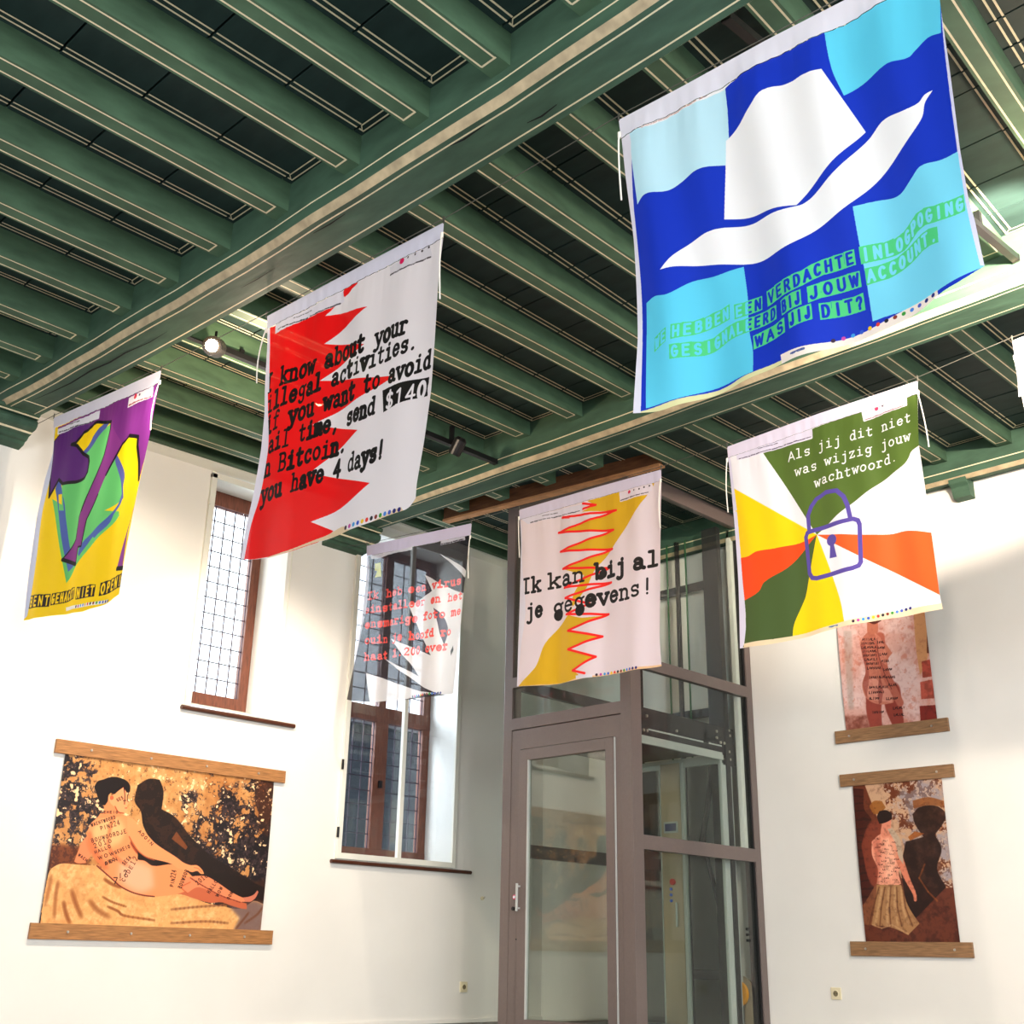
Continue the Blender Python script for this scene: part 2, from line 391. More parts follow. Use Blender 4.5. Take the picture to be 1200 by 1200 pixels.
# rough timber trimmer where the lift shaft goes up
bm = bmesh.new()
def skew(xo, w_, z0, z1, mi):
    a, b = (6.17+xo, 7.0), (6.44+xo, 4.88)
    vs = []
    for (x, y) in (a, b):
        vs.append([bm.verts.new(p) for p in ((x, y, z0), (x+w_, y, z0), (x+w_, y, z1), (x, y, z1))])
    A, B = vs
    for k in range(4): bm.faces.new((A[k], A[(k+1) % 4], B[(k+1) % 4], B[k])).material_index = mi
    bm.faces.new(A).material_index = mi; bm.faces.new(B[::-1]).material_index = mi
skew(0.0, 0.03, 3.47, 3.60, 1); skew(-0.012, 0.075, 3.452, 3.47, 0)
bmesh.ops.recalc_face_normals(bm, faces=bm.faces)
obj('trimmer', bm, [RAW, RAWD], ceil)
# neighbour's dark wall seen through the low window panes
ob = thing('neighbour_building', 'dark brick building outside behind the tall right window', 'building', (11, 13, -1))
obj('brick_wall', box(8.1, 15, 12.0, 14.5, -2, 2.75), OUTB, ob)
obj('roof_edge', box(8.0, 15.1, 11.9, 14.6, 2.75, 2.85), MAST, ob)

# ------------------------------------------------------------------ windows
def leaded(par, x0, x1, z0, z1, y, nc, nr, lead=0.009):
    pw, ph = (x1-x0)/nc, (z1-z0)/nr; g = 0.004
    first = None
    for i in range(nc):
        for j in range(nr):
            if first is None:
                first = obj('pane', box(x0+g, x0+pw-g, y-0.002, y+0.002, z0+g, z0+ph-g), LGLASS, par)
            else: inst(first, par, (i*pw, 0, j*ph))
    f = None
    for i in range(nc+1):
        if f is None: f = obj('lead_bar', tube([(x0, y, z0), (x0, y, z1)], lead*0.6, seg=6), LEAD, par)
        else: inst(f, par, (i*pw, 0, 0))
    f = None
    for j in range(nr+1):
        if f is None: f = obj('lead_bar', tube([(x0, y-.002, z0), (x1, y-.002, z0)], lead*0.5, seg=6), LEAD, par)
        else: inst(f, par, (0, 0, j*ph))
w1 = thing('window_1', 'tall narrow leaded window with brown wooden frame, left of two', None, (4.61, 7.95, 1.62), kind='structure')
yb = 7.93
obj('stile', box(4.26, 4.34, yb-.03, yb+.04, 1.74, 3.48, bev=.004), BROWNW, w1)
obj('stile', box(4.895, 4.975, yb-.03, yb+.04, 1.74, 3.48, bev=.004), BROWNW, w1)
obj('rail', box(4.34, 4.895, yb-.03, yb+.04, 3.36, 3.48, bev=.004), BROWNW, w1)
obj('rail', box(4.34, 4.895, yb-.03, yb+.04, 1.74, 1.83, bev=.004), BROWNW, w1)
leaded(w1, 4.34, 4.895, 1.83, 3.36, yb, 6, 12)
obj('sloping_sill', loft([[(x, 7.52, 1.622), (x, 7.9, 1.74), (x, 7.99, 1.74), (x, 7.99, 1.60), (x, 7.52, 1.60)] for x in (4.255, 4.975)], [0]*5), WHITEP, w1)
obj('sill_moulding', tube([(4.19, 7.50, 1.612), (5.17, 7.50, 1.612)], 0.017, seg=10), SILL, w1, smooth=False)
obj('outer_frame', box(4.215, 4.262, 7.495, 7.53, 1.625, 3.44, bev=.004), WHITEP, w1)
obj('outer_frame', box(4.215, 4.99, 7.495, 7.53, 3.40, 3.45, bev=.004), WHITEP, w1)
for z in (1.72, 2.45, 3.2): obj('hinge', tube([(4.215, 7.49, z-.025), (4.215, 7.49, z+.025)], 0.009), WHITEP, w1)
obj('stay_bar', tube([(5.02, 7.515, 1.63), (5.02, 7.515, 3.44)], 0.006), WHITEP, w1)

w2 = thing('window_2', 'tall window with white secondary glazing over dark leaded casements', None, (6.28, 7.7, 0.66), kind='structure')
yb = 7.92
for x0, x1 in ((5.665, 5.73), (6.28, 6.42), (6.815, 6.895)):
    obj('stile', box(x0, x1, yb-.03, yb+.03, 0.74, 1.94, bev=.004), BROWNW, w2)
for z0, z1 in ((0.72, 0.80), (1.86, 1.99)): obj('rail', box(5.665, 6.895, yb-.035, yb+.035, z0, z1, bev=.004), BROWNW, w2)
leaded(w2, 5.73, 6.28, 0.80, 1.86, yb, 5, 9); leaded(w2, 6.42, 6.815, 0.80, 1.86, yb, 4, 9)
obj('lock', box(6.335, 6.365, yb-.06, yb-.03, 1.30, 1.36, bev=.004), BLACK, w2)
for x0, x1 in ((5.665, 5.73), (6.30, 6.38), (6.815, 6.895)):
    obj('stile', box(x0, x1, yb-.03, yb+.03, 1.99, 3.44, bev=.004), BROWNW, w2)
obj('rail', box(5.665, 6.895, yb-.03, yb+.03, 3.36, 3.44, bev=.004), BROWNW, w2)
leaded(w2, 5.73, 6.30, 1.99, 3.36, yb, 4, 10); leaded(w2, 6.38, 6.815, 1.99, 3.36, yb, 3, 10)
for x0, x1 in ((5.655, 5.70), (6.265, 6.305), (6.865, 6.905)):
    obj('white_stile', box(x0, x1, 7.495, 7.53, 0.665, 3.44, bev=.004), WHITEP, w2)
obj('white_rail', box(5.70, 6.865, 7.497, 7.53, 0.665, 0.71, bev=.004), WHITEP, w2)
obj('white_rail', box(5.655, 6.905, 7.497, 7.53, 3.38, 3.44, bev=.004), WHITEP, w2)
for x0, x1 in ((5.70, 6.265), (6.305, 6.865)): obj('secondary_glass', box(x0, x1, 7.512, 7.516, 0.71, 3.38), WGLASS, w2)
for z in (0.86, 1.38): obj('hinge', box(5.645, 5.66, 7.485, 7.50, z-.04, z+.04, bev=.003), BLACK, w2)
for z in (2.2, 2.9): obj('hinge', tube([(5.652, 7.49, z-.025), (5.652, 7.49, z+.025)], 0.008), WHITEP, w2)
obj('sill_moulding', tube([(5.61, 7.50, 0.642), (7.09, 7.50, 0.642)], 0.015, seg=10), SILL, w2)
obj('sloping_sill', loft([[(x, 7.53, 0.667), (x, 7.88, 0.73), (x, 7.99, 0.73), (x, 7.99, 0.64), (x, 7.53, 0.64)] for x in (5.665, 6.895)], [0]*5), WHITEP, w2)

# ------------------------------------------------------------------ hand-drawn stroke lettering
def arc(cx, cy, rx, ry, a0, a1, n=14):
    return [(cx+rx*math.cos(math.radians(a0+(a1-a0)*k/n)), cy+ry*math.sin(math.radians(a0+(a1-a0)*k/n))) for k in range(n+1)]
def el(cx, cy, rx, ry): return arc(cx, cy, rx, ry, 0, 360, 20)
LOW = {
 'a': [arc(.44, .68, .28, .32, 150, 0)+[(.72, .1), (.92, .02)], el(.44, .27, .28, .27)],
 'b': [[(.04, 1.5), (.2, 1.5), (.2, 0)], el(.54, .5, .34, .5)],
 'c': [arc(.52, .5, .37, .5, 40, 320), [(.8, .95), (.8, .72)]],
 'd': [[(.6, 1.5), (.8, 1.5), (.8, 0), (.97, 0)], el(.46, .5, .34, .5)],
 'e': [[(.15, .54), (.86, .54)]+arc(.5, .5, .36, .5, 5, 325)],
 'f': [[(.9, 1.36)]+arc(.68, 1.28, .22, .22, 60, 180)+[(.46, 0)], [(.18, 1), (.8, 1)], [(.2, 0), (.75, 0)]],
 'g': [el(.46, .6, .3, .4), [(.95, 1), (.74, .9), (.76, .3), (.76, -.15)]+arc(.48, -.15, .28, .32, 0, -160)],
 'h': [[(.03, 1.5), (.2, 1.5), (.2, 0)], [(.2, .7)]+arc(.48, .68, .28, .32, 180, 0)+[(.76, 0)], [(.04, 0), (.37, 0)], [(.6, 0), (.94, 0)]],
 'i': [[(.22, 1), (.5, 1), (.5, 0)], [(.16, 0), (.84, 0)], [(.5, 1.38), (.5, 1.42)]],
 'j': [[(.3, 1), (.62, 1), (.62, -.2)]+arc(.36, -.2, .26, .3, 0, -140), [(.62, 1.38), (.62, 1.42)]],
 'k': [[(.03, 1.5), (.2, 1.5), (.2, 0)], [(.78, 1), (.24, .42)], [(.42, .6), (.84, 0)], [(.04, 0), (.37, 0)], [(.66, 0), (.97, 0)], [(.6, 1), (.92, 1)]],
 'l': [[(.2, 1.5), (.5, 1.5), (.5, 0)], [(.16, 0), (.84, 0)]],
 'm': [[(-.02, 1), (.12, 1), (.12, 0)], arc(.31, .74, .19, .26, 180, 0)+[(.5, 0)], arc(.69, .74, .19, .26, 180, 0)+[(.88, 0), (1, 0)], [(0, 0), (.24, 0)]],
 'n': [[(.04, 1), (.2, 1), (.2, 0)], [(.2, .7)]+arc(.48, .68, .28, .32, 180, 0)+[(.76, 0)], [(.04, 0), (.37, 0)], [(.6, 0), (.94, 0)]],
 'o': [el(.5, .5, .37, .5)],
 'p': [[(.04, 1), (.2, 1), (.2, -.5)], el(.54, .5, .34, .5), [(.04, -.5), (.4, -.5)]],
 'r': [[(.08, 1), (.3, 1), (.3, 0)], [(.3, .62)]+arc(.6, .68, .3, .32, 180, 40), [(.1, 0), (.62, 0)]],
 's': [arc(.5, .75, .3, .25, 30, 250)+arc(.5, .26, .32, .26, 90, -150), [(.8, 1), (.8, .75)]],
 't': [[(.36, 1.4), (.36, .25)]+arc(.58, .25, .22, .25, 180, 330), [(.1, 1), (.78, 1)]],
 'u': [[(.04, 1), (.2, 1), (.2, .3)]+arc(.48, .3, .28, .3, 180, 350)+[(.76, .3)], [(.6, 1), (.78, 1), (.78, 0), (.96, 0)]],
 'v': [[(.1, 1), (.5, 0), (.9, 1)], [(0, 1), (.3, 1)], [(.7, 1), (1, 1)]],
 'w': [[(.06, 1), (.28, 0), (.5, .8), (.72, 0), (.94, 1)], [(-.04, 1), (.22, 1)], [(.78, 1), (1.04, 1)]],
 'y': [[(.12, 1), (.52, .05)], [(.9, 1), (.45, -.35), (.2, -.5), (.08, -.4)], [(0, 1), (.3, 1)], [(.7, 1), (1, 1)]],
 'z': [[(.15, .8), (.15, 1), (.84, 1), (.14, 0), (.86, 0), (.86, .2)]],
 'I': [[(.5, 1.45), (.5, 0)], [(.2, 1.45), (.8, 1.45)], [(.2, 0), (.8, 0)]],
 'A': [[(.02, 0), (.5, 1.45), (.98, 0)], [(.2, .5), (.8, .5)]],
 'B': [[(.2, 0), (.2, 1.45), (.55, 1.45)]+arc(.55, 1.1, .27, .35, 90, -90)+[(.2, .75)], [(.55, .75)]+arc(.57, .375, .32, .375, 90, -90)+[(.06, 0)], [(.06, 1.45), (.3, 1.45)]],
 '1': [[(.22, 1.2), (.5, 1.42), (.5, 0)], [(.2, 0), (.8, 0)]],
 '2': [arc(.5, 1.05, .32, .38, 170, -20)+[(.16, 0), (.86, 0)]],
 '4': [[(.66, 0), (.66, 1.42), (.1, .45), (.92, .45)]],
 '0': [el(.5, .72, .33, .72)],
 '$': [arc(.5, 1.05, .3, .32, 30, 250)+arc(.5, .4, .32, .34, 90, -150), [(.5, 1.6), (.5, -.15)]],
 '.': [[(.45, .04), (.5, .08)]], ',': [[(.5, .1), (.38, -.22)]], '!': [[(.5, 1.5), (.5, .42)], [(.5, .05), (.5, .08)]],
}
CAP = {
 'A': [[(.05, 0), (.5, 1), (.95, 0)], [(.22, .35), (.78, .35)]], 'B': [[(.15, 0), (.15, 1), (.55, 1)]+arc(.55, .76, .25, .24, 90, -90)+[(.15, .52)], [(.55, .52)]+arc(.57, .26, .28, .26, 90, -90)+[(.15, 0)]],
 'C': [arc(.52, .5, .38, .5, 45, 315)], 'D': [[(.15, 0), (.15, 1), (.45, 1)]+arc(.45, .5, .4, .5, 90, -90)+[(.15, 0)]],
 'E': [[(.85, 1), (.15, 1), (.15, 0), (.85, 0)], [(.15, .52), (.75, .52)]], 'G': [arc(.52, .5, .38, .5, 45, 350)+[(.9, .45), (.58, .45)]],
 'H': [[(.15, 0), (.15, 1)], [(.85, 0), (.85, 1)], [(.15, .5), (.85, .5)]], 'I': [[(.5, 0), (.5, 1)]], 'J': [[(.7, 1), (.7, .3)]+arc(.42, .3, .28, .3, 0, -170)],
 'K': [[(.15, 0), (.15, 1)], [(.85, 1), (.18, .42)], [(.4, .6), (.88, 0)]], 'L': [[(.15, 1), (.15, 0), (.85, 0)]], 'N': [[(.12, 0), (.12, 1), (.88, 0), (.88, 1)]],
 'O': [el(.5, .5, .38, .5)], 'P': [[(.15, 0), (.15, 1), (.55, 1)]+arc(.55, .73, .28, .27, 90, -90)+[(.15, .46)]],
 'R': [[(.15, 0), (.15, 1), (.55, 1)]+arc(.55, .74, .26, .26, 90, -90)+[(.15, .48)], [(.5, .48), (.88, 0)]],
 'S': [arc(.5, .74, .32, .26, 30, 250)+arc(.5, .26, .34, .26, 90, -150)], 'T': [[(.5, 0), (.5, 1)], [(.08, 1), (.92, 1)]],
 'U': [[(.14, 1), (.14, .33)]+arc(.5, .33, .36, .33, 180, 360)+[(.86, 1)]], 'V': [[(.06, 1), (.5, 0), (.94, 1)]], 'W': [[(.02, 1), (.26, 0), (.5, .85), (.74, 0), (.98, 1)]],
 '.': [[(.5, .03), (.5, .1)]], '?': [arc(.5, .74, .3, .26, 170, -60)+[(.5, .35), (.5, .27)], [(.5, .02), (.5, .08)]], '!': [[(.5, 1), (.5, .35)], [(.5, .02), (.5, .1)]],
}
# ------------------------------------------------------------------ print painter (numpy)
def rounded(P, sub=5, lim=0.66):
    """soft curve through the points; clear corners stay sharp"""
    P = np.array(P, float)
    if len(P) <= 4: return P
    n = len(P); out = []; d = np.roll(P, -1, 0)-P; L = np.hypot(d[:, 0], d[:, 1])+1e-9; u = d/L[:, None]
    corner = [float(np.dot(u[i-1], u[i])) < lim for i in range(n)]
    for i in range(n):
        j = (i+1) % n; t0 = d[i] if corner[i] else (u[i-1]+u[i])*.5*L[i]; t1 = d[i] if corner[j] else (u[i]+u[j])*.5*L[i]
        for k in range(sub):
            t = k/sub; h = (2*t**3-3*t*t+1, t**3-2*t*t+t, -2*t**3+3*t*t, t**3-t*t); out.append(h[0]*P[i]+h[1]*t0+h[2]*P[j]+h[3]*t1)
    return np.array(out)
class Art:
    """paints a flat print; points are given in photo pixels and dropped on the cloth's own plane"""
    def __init__(s, axis, d, quad, res, base):
        s.axis, s.d = axis, d
        P = [s.pl(*q) for q in quad]; a = [p[0] for p in P]; b = [p[1] for p in P]
        pad = 0.03*(max(a)-min(a)); s.a0, s.a1 = min(a)-pad, max(a)+pad; s.b0, s.b1 = min(b)-pad, max(b)+pad
        s.W = res; s.H = int(res*(s.b1-s.b0)/(s.a1-s.a0)); s.img = np.empty((s.H, s.W, 3), np.float32); s.img[:] = np.array(base, np.float32)/255
        q0, q1 = s.tx(*quad[0]), s.tx(*quad[1]); s.k = math.hypot(q1[0]-q0[0], q1[1]-q0[1])/math.hypot(quad[1][0]-quad[0][0], quad[1][1]-quad[0][1])
    def pl(s, u, v):
        if s.axis == 'x': p = on_x(u, v, s.d); return (-p[1], p[2])
        p = on_y(u, v, s.d); return (p[0], p[2])
    def uv(s, a, b): return ((a-s.a0)/(s.a1-s.a0), (b-s.b0)/(s.b1-s.b0))
    def tx(s, u, v):
        a, b = s.pl(u, v); U, V = s.uv(a, b); return (U*s.W, V*s.H)
    def mask(s, pts):
        P = rounded([s.tx(*p) for p in pts]); x0, y0 = np.floor(P.min(0)).astype(int)-1; x1, y1 = np.ceil(P.max(0)).astype(int)+1
        x0, y0 = max(x0, 0), max(y0, 0); x1, y1 = min(x1, s.W), min(y1, s.H)
        if x1 <= x0 or y1 <= y0: return None
        X, Y = np.meshgrid(np.arange(x0, x1)+.5, np.arange(y0, y1)+.5); M = np.zeros(X.shape, bool)
        for (ax, ay), (bx, by) in zip(P, np.roll(P, -1, 0)):
            if ay == by: continue
            c = ((ay > Y) != (by > Y)) & (X < (bx-ax)*(Y-ay)/(by-ay)+ax); M ^= c
        return (slice(y0, y1), slice(x0, x1)), M.astype(np.float32)
    def poly(s, pts, col, alpha=1.0, tex=None):
        r = s.mask(pts)
        if r is None: return
        sl, M = r; M = M[..., None]*alpha; c = np.array(col, np.float32)/255
        s.img[sl] = s.img[sl]*(1-M)+c*M
    def stroke(s, pts, wd, col, alpha=1.0, soft=0.0, src=None):
        r = wd*s.k/2; P = [s.tx(*p) for p in pts]
        if src is None: c = np.array(col, np.float32)/255
        for (ax, ay), (bx, by) in zip(P, P[1:] if len(P) > 1 else P):
            pd = r+2+soft*r; x0, x1 = int(max(min(ax, bx)-pd, 0)), int(min(max(ax, bx)+pd+1, s.W)); y0, y1 = int(max(min(ay, by)-pd, 0)), int(min(max(ay, by)+pd+1, s.H))
            if x1 <= x0 or y1 <= y0: continue
            X, Y = np.meshgrid(np.arange(x0, x1)+.5, np.arange(y0, y1)+.5); dx, dy = bx-ax, by-ay; L = dx*dx+dy*dy+1e-9
            t = np.clip(((X-ax)*dx+(Y-ay)*dy)/L, 0, 1); D = np.hypot(X-ax-t*dx, Y-ay-t*dy)
            M = (np.clip((r-D)/(1+soft*r)+.5, 0, 1)*alpha)[..., None]; sl = (slice(y0, y1), slice(x0, x1))
            s.img[sl] = s.img[sl]*(1-M)+(src[sl] if src is not None else c)*M
    def dot(s, p, r, col, alpha=1.0, soft=0.0): s.stroke([p, (p[0]+.01, p[1])], 2*r, col, alpha, soft)
    def text(s, txt, p0, p1, xh, up, wt, col, font=LOW, fill=0.86, n=None, var=0.25, seed=1):
        rnd = random.Random(seed); n = n or len(txt); ax, ay = (p1[0]-p0[0])/n, (p1[1]-p0[1])/n
        for i, ch in enumerate(txt):
            if ch == ' ': continue
            G = (font.get(ch) or LOW.get(ch) or CAP.get(ch)); ww = wt*(1+rnd.uniform(-var, var)); jy = rnd.uniform(-.05, .05)*xh
            for st in G:
                s.stroke([(p0[0]+ax*(i+(x*fill+(1-fill)/2))+up[0]*xh*y, p0[1]+ay*(i+(x*fill+(1-fill)/2))+up[1]*xh*y+jy) for x, y in st], ww, col)
    def boxtext(s, word, base_pts, h, up, boxcol, wt, lettercol=None, pad=1.0, font=CAP, slant=0.0):
        """condensed capitals knocked out of coloured boxes that follow a polyline baseline"""
        P = np.array(base_pts, float); L = np.concatenate([[0], np.cumsum(np.hypot(*np.diff(P, axis=0).T))]); T = L[-1]
        def at(t):
            t = min(max(t, 0), 1)*T; return (np.interp(t, L, P[:, 0]), np.interp(t, L, P[:, 1]))
        src = s.img.copy(); n = len(word)
        tops = [at(k/n*1.0) for k in range(n+1)]
        for i in range(n):
            a, b = tops[i], tops[i+1]; jit = random.uniform(-.04, .04)*h
            q = [a, b, (b[0]+up[0]*h, b[1]+up[1]*h+jit), (a[0]+up[0]*h, a[1]+up[1]*h-jit)]; s.poly(q, boxcol)
        for i, ch in enumerate(word):
            a, b = tops[i], tops[i+1]
            for st in CAP[ch]:
                pts = []
                for x, y in st:
                    xx = .18+.64*x; yy = .16+.68*y
                    pts.append((a[0]+(b[0]-a[0])*xx+up[0]*h*yy+slant*(y-.5), a[1]+(b[1]-a[1])*xx+up[1]*h*yy))
                if lettercol is None: s.stroke(pts, wt, None, src=src)
                else: s.stroke(pts, wt, lettercol)
    def noise(s, cells, oct=4, seed=0, stretch=1.0):
        rg = np.random.RandomState(seed); out = np.zeros((s.H, s.W), np.float32); amp = 1; tot = 0
        for o in range(oct):
            nx = int(cells*2**o)+2; ny = int(cells*2**o*s.H/s.W*stretch)+2; g = rg.rand(ny, nx).astype(np.float32)
            X = np.linspace(0, nx-1.001, s.W); Y = np.linspace(0, ny-1.001, s.H); xi = X.astype(int); yi = Y.astype(int)
            fx = X-xi; fy = Y-yi; fx = fx*fx*(3-2*fx); fy = (fy*fy*(3-2*fy))[:, None]
            a = g[yi][:, xi]*(1-fx)+g[yi][:, xi+1]*fx; b = g[yi+1][:, xi]*(1-fx)+g[yi+1][:, xi+1]*fx
            out += amp*(a*(1-fy)+b*fy); tot += amp; amp *= .6
        return out/tot
    def over(s, M, col):
        M = np.clip(M, 0, 1)[..., None]; s.img[:] = s.img*(1-M)+np.array(col, np.float32)/255*M
    def region(s, pts, soft=0):
        r = s.mask(pts); R = np.zeros((s.H, s.W), np.float32)
        if r is not None: R[r[0]] = r[1]
        for k in range(soft):
            q = 1 if soft < 6 else (1 if k % 3 == 0 else 3+soft//5)
            R = (R+np.roll(R, q, 0)+np.roll(R, -q, 0)+np.roll(R, q, 1)+np.roll(R, -q, 1))/5
        return R
    def image(s, name):
        im = bpy.data.images.new(name, s.W, s.H); px_ = np.ones((s.H, s.W, 4), np.float32); px_[..., :3] = np.clip(s.img, 0, 1)
        im.pixels.foreach_set(px_.ravel()); im.update(); im.pack(); return im
def blob_(s, pts, soft): return s.region(pts, soft)
def cv(org, sc): return lambda *pts: [(org[0]+x/sc, org[1]+y/sc) for x, y in pts]
def print_mat(name, im, trans=0.35, see=0.0, rough=0.55, bump=0.0):
    M = bpy.data.materials.new(name); M.use_nodes = True; nt = M.node_tree; P = nt.nodes['Principled BSDF']; out = nt.nodes['Material Output']
    t = nt.nodes.new('ShaderNodeTexImage'); t.image = im; t.extension = 'EXTEND'
    P.inputs['Roughness'].default_value = rough; P.inputs['Specular IOR Level'].default_value = 0.35
    nt.links.new(t.outputs[0], P.inputs['Base Color']); last = P.outputs[0]
    if bump:
        tc = nt.nodes.new('ShaderNodeTexCoord'); nz = nt.nodes.new('ShaderNodeTexNoise'); nz.inputs['Scale'].default_value = 6
        b = nt.nodes.new('ShaderNodeBump'); b.inputs['Strength'].default_value = bump; b.inputs['Distance'].default_value = 0.02
        nt.links.new(tc.outputs['Object'], nz.inputs[0]); nt.links.new(nz.outputs[0], b.inputs['Height']); nt.links.new(b.outputs[0], P.inputs['Normal'])
    if trans:
        tl = nt.nodes.new('ShaderNodeBsdfTranslucent'); mx = nt.nodes.new('ShaderNodeMixShader'); mx.inputs[0].default_value = trans
        nt.links.new(t.outputs[0], tl.inputs[0]); nt.links.new(last, mx.inputs[1]); nt.links.new(tl.outputs[0], mx.inputs[2]); last = mx.outputs[0]
    if see:
        tr = nt.nodes.new('ShaderNodeBsdfTransparent'); mx = nt.nodes.new('ShaderNodeMixShader'); mx.inputs[0].default_value = see
        nt.links.new(last, mx.inputs[1]); nt.links.new(tr.outputs[0], mx.inputs[2]); last = mx.outputs[0]
    nt.links.new(last, out.inputs[0]); return M

# ------------------------------------------------------------------ hanging printed cloths
def resample(P, n):
    P = np.array(P, float); L = np.concatenate([[0], np.cumsum(np.hypot(*np.diff(P, axis=0).T))]); t = np.linspace(0, L[-1], n)
    return np.stack([np.interp(t, L, P[:, 0]), np.interp(t, L, P[:, 1])], 1)
def smoothc(P, n, k=3):
    Q = resample(P, n)
    for _ in range(k): Q[1:-1] = (Q[:-2]+2*Q[1:-1]+Q[2:])/4
    return Q
def cloth(name, label, art, top, bot, left, right, hem, folds, see=0.0, trans=0.35, cords=(), hemcol=(214, 214, 232), group='printed cloths hanging from the wires'):
    """top/bot/left/right: outline polylines (photo px); hem: fraction of the height that is plain hem"""
    NX, NZ = 72, 84; X = art.d
    f = lambda pts: [art.pl(*p) for p in pts]
    T, B = smoothc(f(top), NX+1, 1), smoothc(f(bot), NX+1, 2); L, R = smoothc(f(left), NZ+1, 2), smoothc(f(right), NZ+1, 2)
    S = np.linspace(0, 1, NX+1)[None, :, None]; V = np.linspace(0, 1, NZ+1)[:, None, None]
    G = (1-V)*T[None]+V*B[None]+(1-S)*L[:, None]+S*R[:, None]-((1-S)*(1-V)*T[0]+S*(1-V)*T[-1]+(1-S)*V*B[0]+S*V*B[-1])
    th = thing(name, label, 'banner', (X, -float(G[NZ//2, NX//2, 0]), float(G[:, :, 1].min())), group)
    s_ = S[0, :, 0][None, :]; v_ = V[:, 0, 0][:, None]
    D = np.zeros((NZ+1, NX+1))
    for amp, fr, ph, sl, lo, hi in folds:      # amplitude, folds across, phase, slant, strength at top and bottom
        D += amp*np.sin(2*math.pi*(fr*s_+ph+sl*v_)+1.1*np.sin(3.1*v_+ph*5))*(lo+(hi-lo)*v_)
    D *= 1.05*np.clip(v_*7, 0, 1)
    D += 0.003*np.sin(2*math.pi*(23*s_+0.9*v_)+3*np.sin(9*s_))*np.clip(1-v_*4, 0, 1)*np.clip(v_*30, 0, 1)
    D += -0.03*v_*np.abs(s_-.5)**3*8*0.5
    nh = int(round(hem*NZ))
    im = art.image(name+'_print'); pm = print_mat(name+'_cloth', im, trans, see)
    hm = MATS.get('hem%s' % (hemcol,)) or cloth_plain('hem%s' % (hemcol,), hemcol, see)
    for part, r0, r1, mt in (('printed_cloth', nh, NZ, pm), ('hem', 0, nh, hm)):
        bm = bmesh.new(); uvl = bm.loops.layers.uv.new('UVMap'); vv = {}
        for j in range(r0, r1+1):
            for i in range(NX+1):
                off = -0.0035 if part == 'hem' else 0.0
                vv[i, j] = bm.verts.new((X+D[j, i]+off, -G[j, i, 0], G[j, i, 1]))
        for j in range(r0, r1):
            for i in range(NX):
                idx = ((i, j), (i+1, j), (i+1, j+1), (i, j+1)); fc = bm.faces.new([vv[k] for k in idx]); fc.smooth = True
                for lp, (a, b) in zip(fc.loops, idx): lp[uvl].uv = art.uv(G[b, a, 0], G[b, a, 1])
        o = obj(part, bm, mt, th)
    for (u0, v0, L_, sway) in cords:          # loose tie cords at the corners
        a, b = art.pl(u0, v0); pts = [(X-0.012, -a, b)]
        for k in range(1, 11):
            t = k/10; pts.append((X-0.014-0.01*math.sin(t*3), -a-sway*(math.sin(t*2.2)*.6+t*.4), b-L_*t))
        obj('tie_cord', tube([(X-.004, -a, b+.015)]+pts, 0.0035, seg=6), CORD, th)
        obj('knot', tube([(X-.01, -a, b+.012), (X-.01, -a, b-.012)], 0.007, seg=6), CORD, th)
    for p in (top[0], top[-1]):
        a, b = art.pl(*p); bmr = tube([(X-.004, -a, b-.006), (X-.004, -a, b+.03)], 0.004, seg=6); obj('hook', bmr, WIRE, th)
    return th
def cloth_plain(key, rgb, see):
    M = bpy.data.materials.new(key); M.use_nodes = True; nt = M.node_tree; P = nt.nodes['Principled BSDF']
    P.inputs['Base Color'].default_value = lin(rgb); P.inputs['Roughness'].default_value = .6
    tl = nt.nodes.new('ShaderNodeBsdfTranslucent'); tl.inputs[0].default_value = lin(rgb); mx = nt.nodes.new('ShaderNodeMixShader'); mx.inputs[0].default_value = .35
    nt.links.new(P.outputs[0], mx.inputs[1]); nt.links.new(tl.outputs[0], mx.inputs[2]); nt.links.new(mx.outputs[0], nt.nodes['Material Output'].inputs[0])
    MATS[key] = M; return M
def icons(a, p0, p1, n=13, r=1.6):
    cols = [(60, 40, 60), (190, 70, 160), (60, 150, 220), (50, 90, 200), (240, 190, 30), (225, 60, 50), (40, 40, 50), (130, 50, 40), (60, 150, 60), (70, 130, 220), (70, 90, 190), (30, 40, 110), (40, 40, 120), (220, 60, 60)]
    for i in range(n):
        t = i/(n-1); a.dot((p0[0]+(p1[0]-p0[0])*t, p0[1]+(p1[1]-p0[1])*t), r, cols[i % len(cols)])
def dashes(a, p0, p1, wd, col, seed=1, dens=1.0):
    rnd = random.Random(seed); L = math.hypot(p1[0]-p0[0], p1[1]-p0[1]); t = 0
    while t < L:
        l = rnd.uniform(1, 4.5); q = [(p0[0]+(p1[0]-p0[0])*k/L, p0[1]+(p1[1]-p0[1])*k/L+rnd.uniform(-.2, .2)) for k in (t, min(t+l, L))]
        a.stroke(q, wd*rnd.uniform(.7, 1.2), col, .85); t += l+rnd.uniform(.6, 1.6)/dens

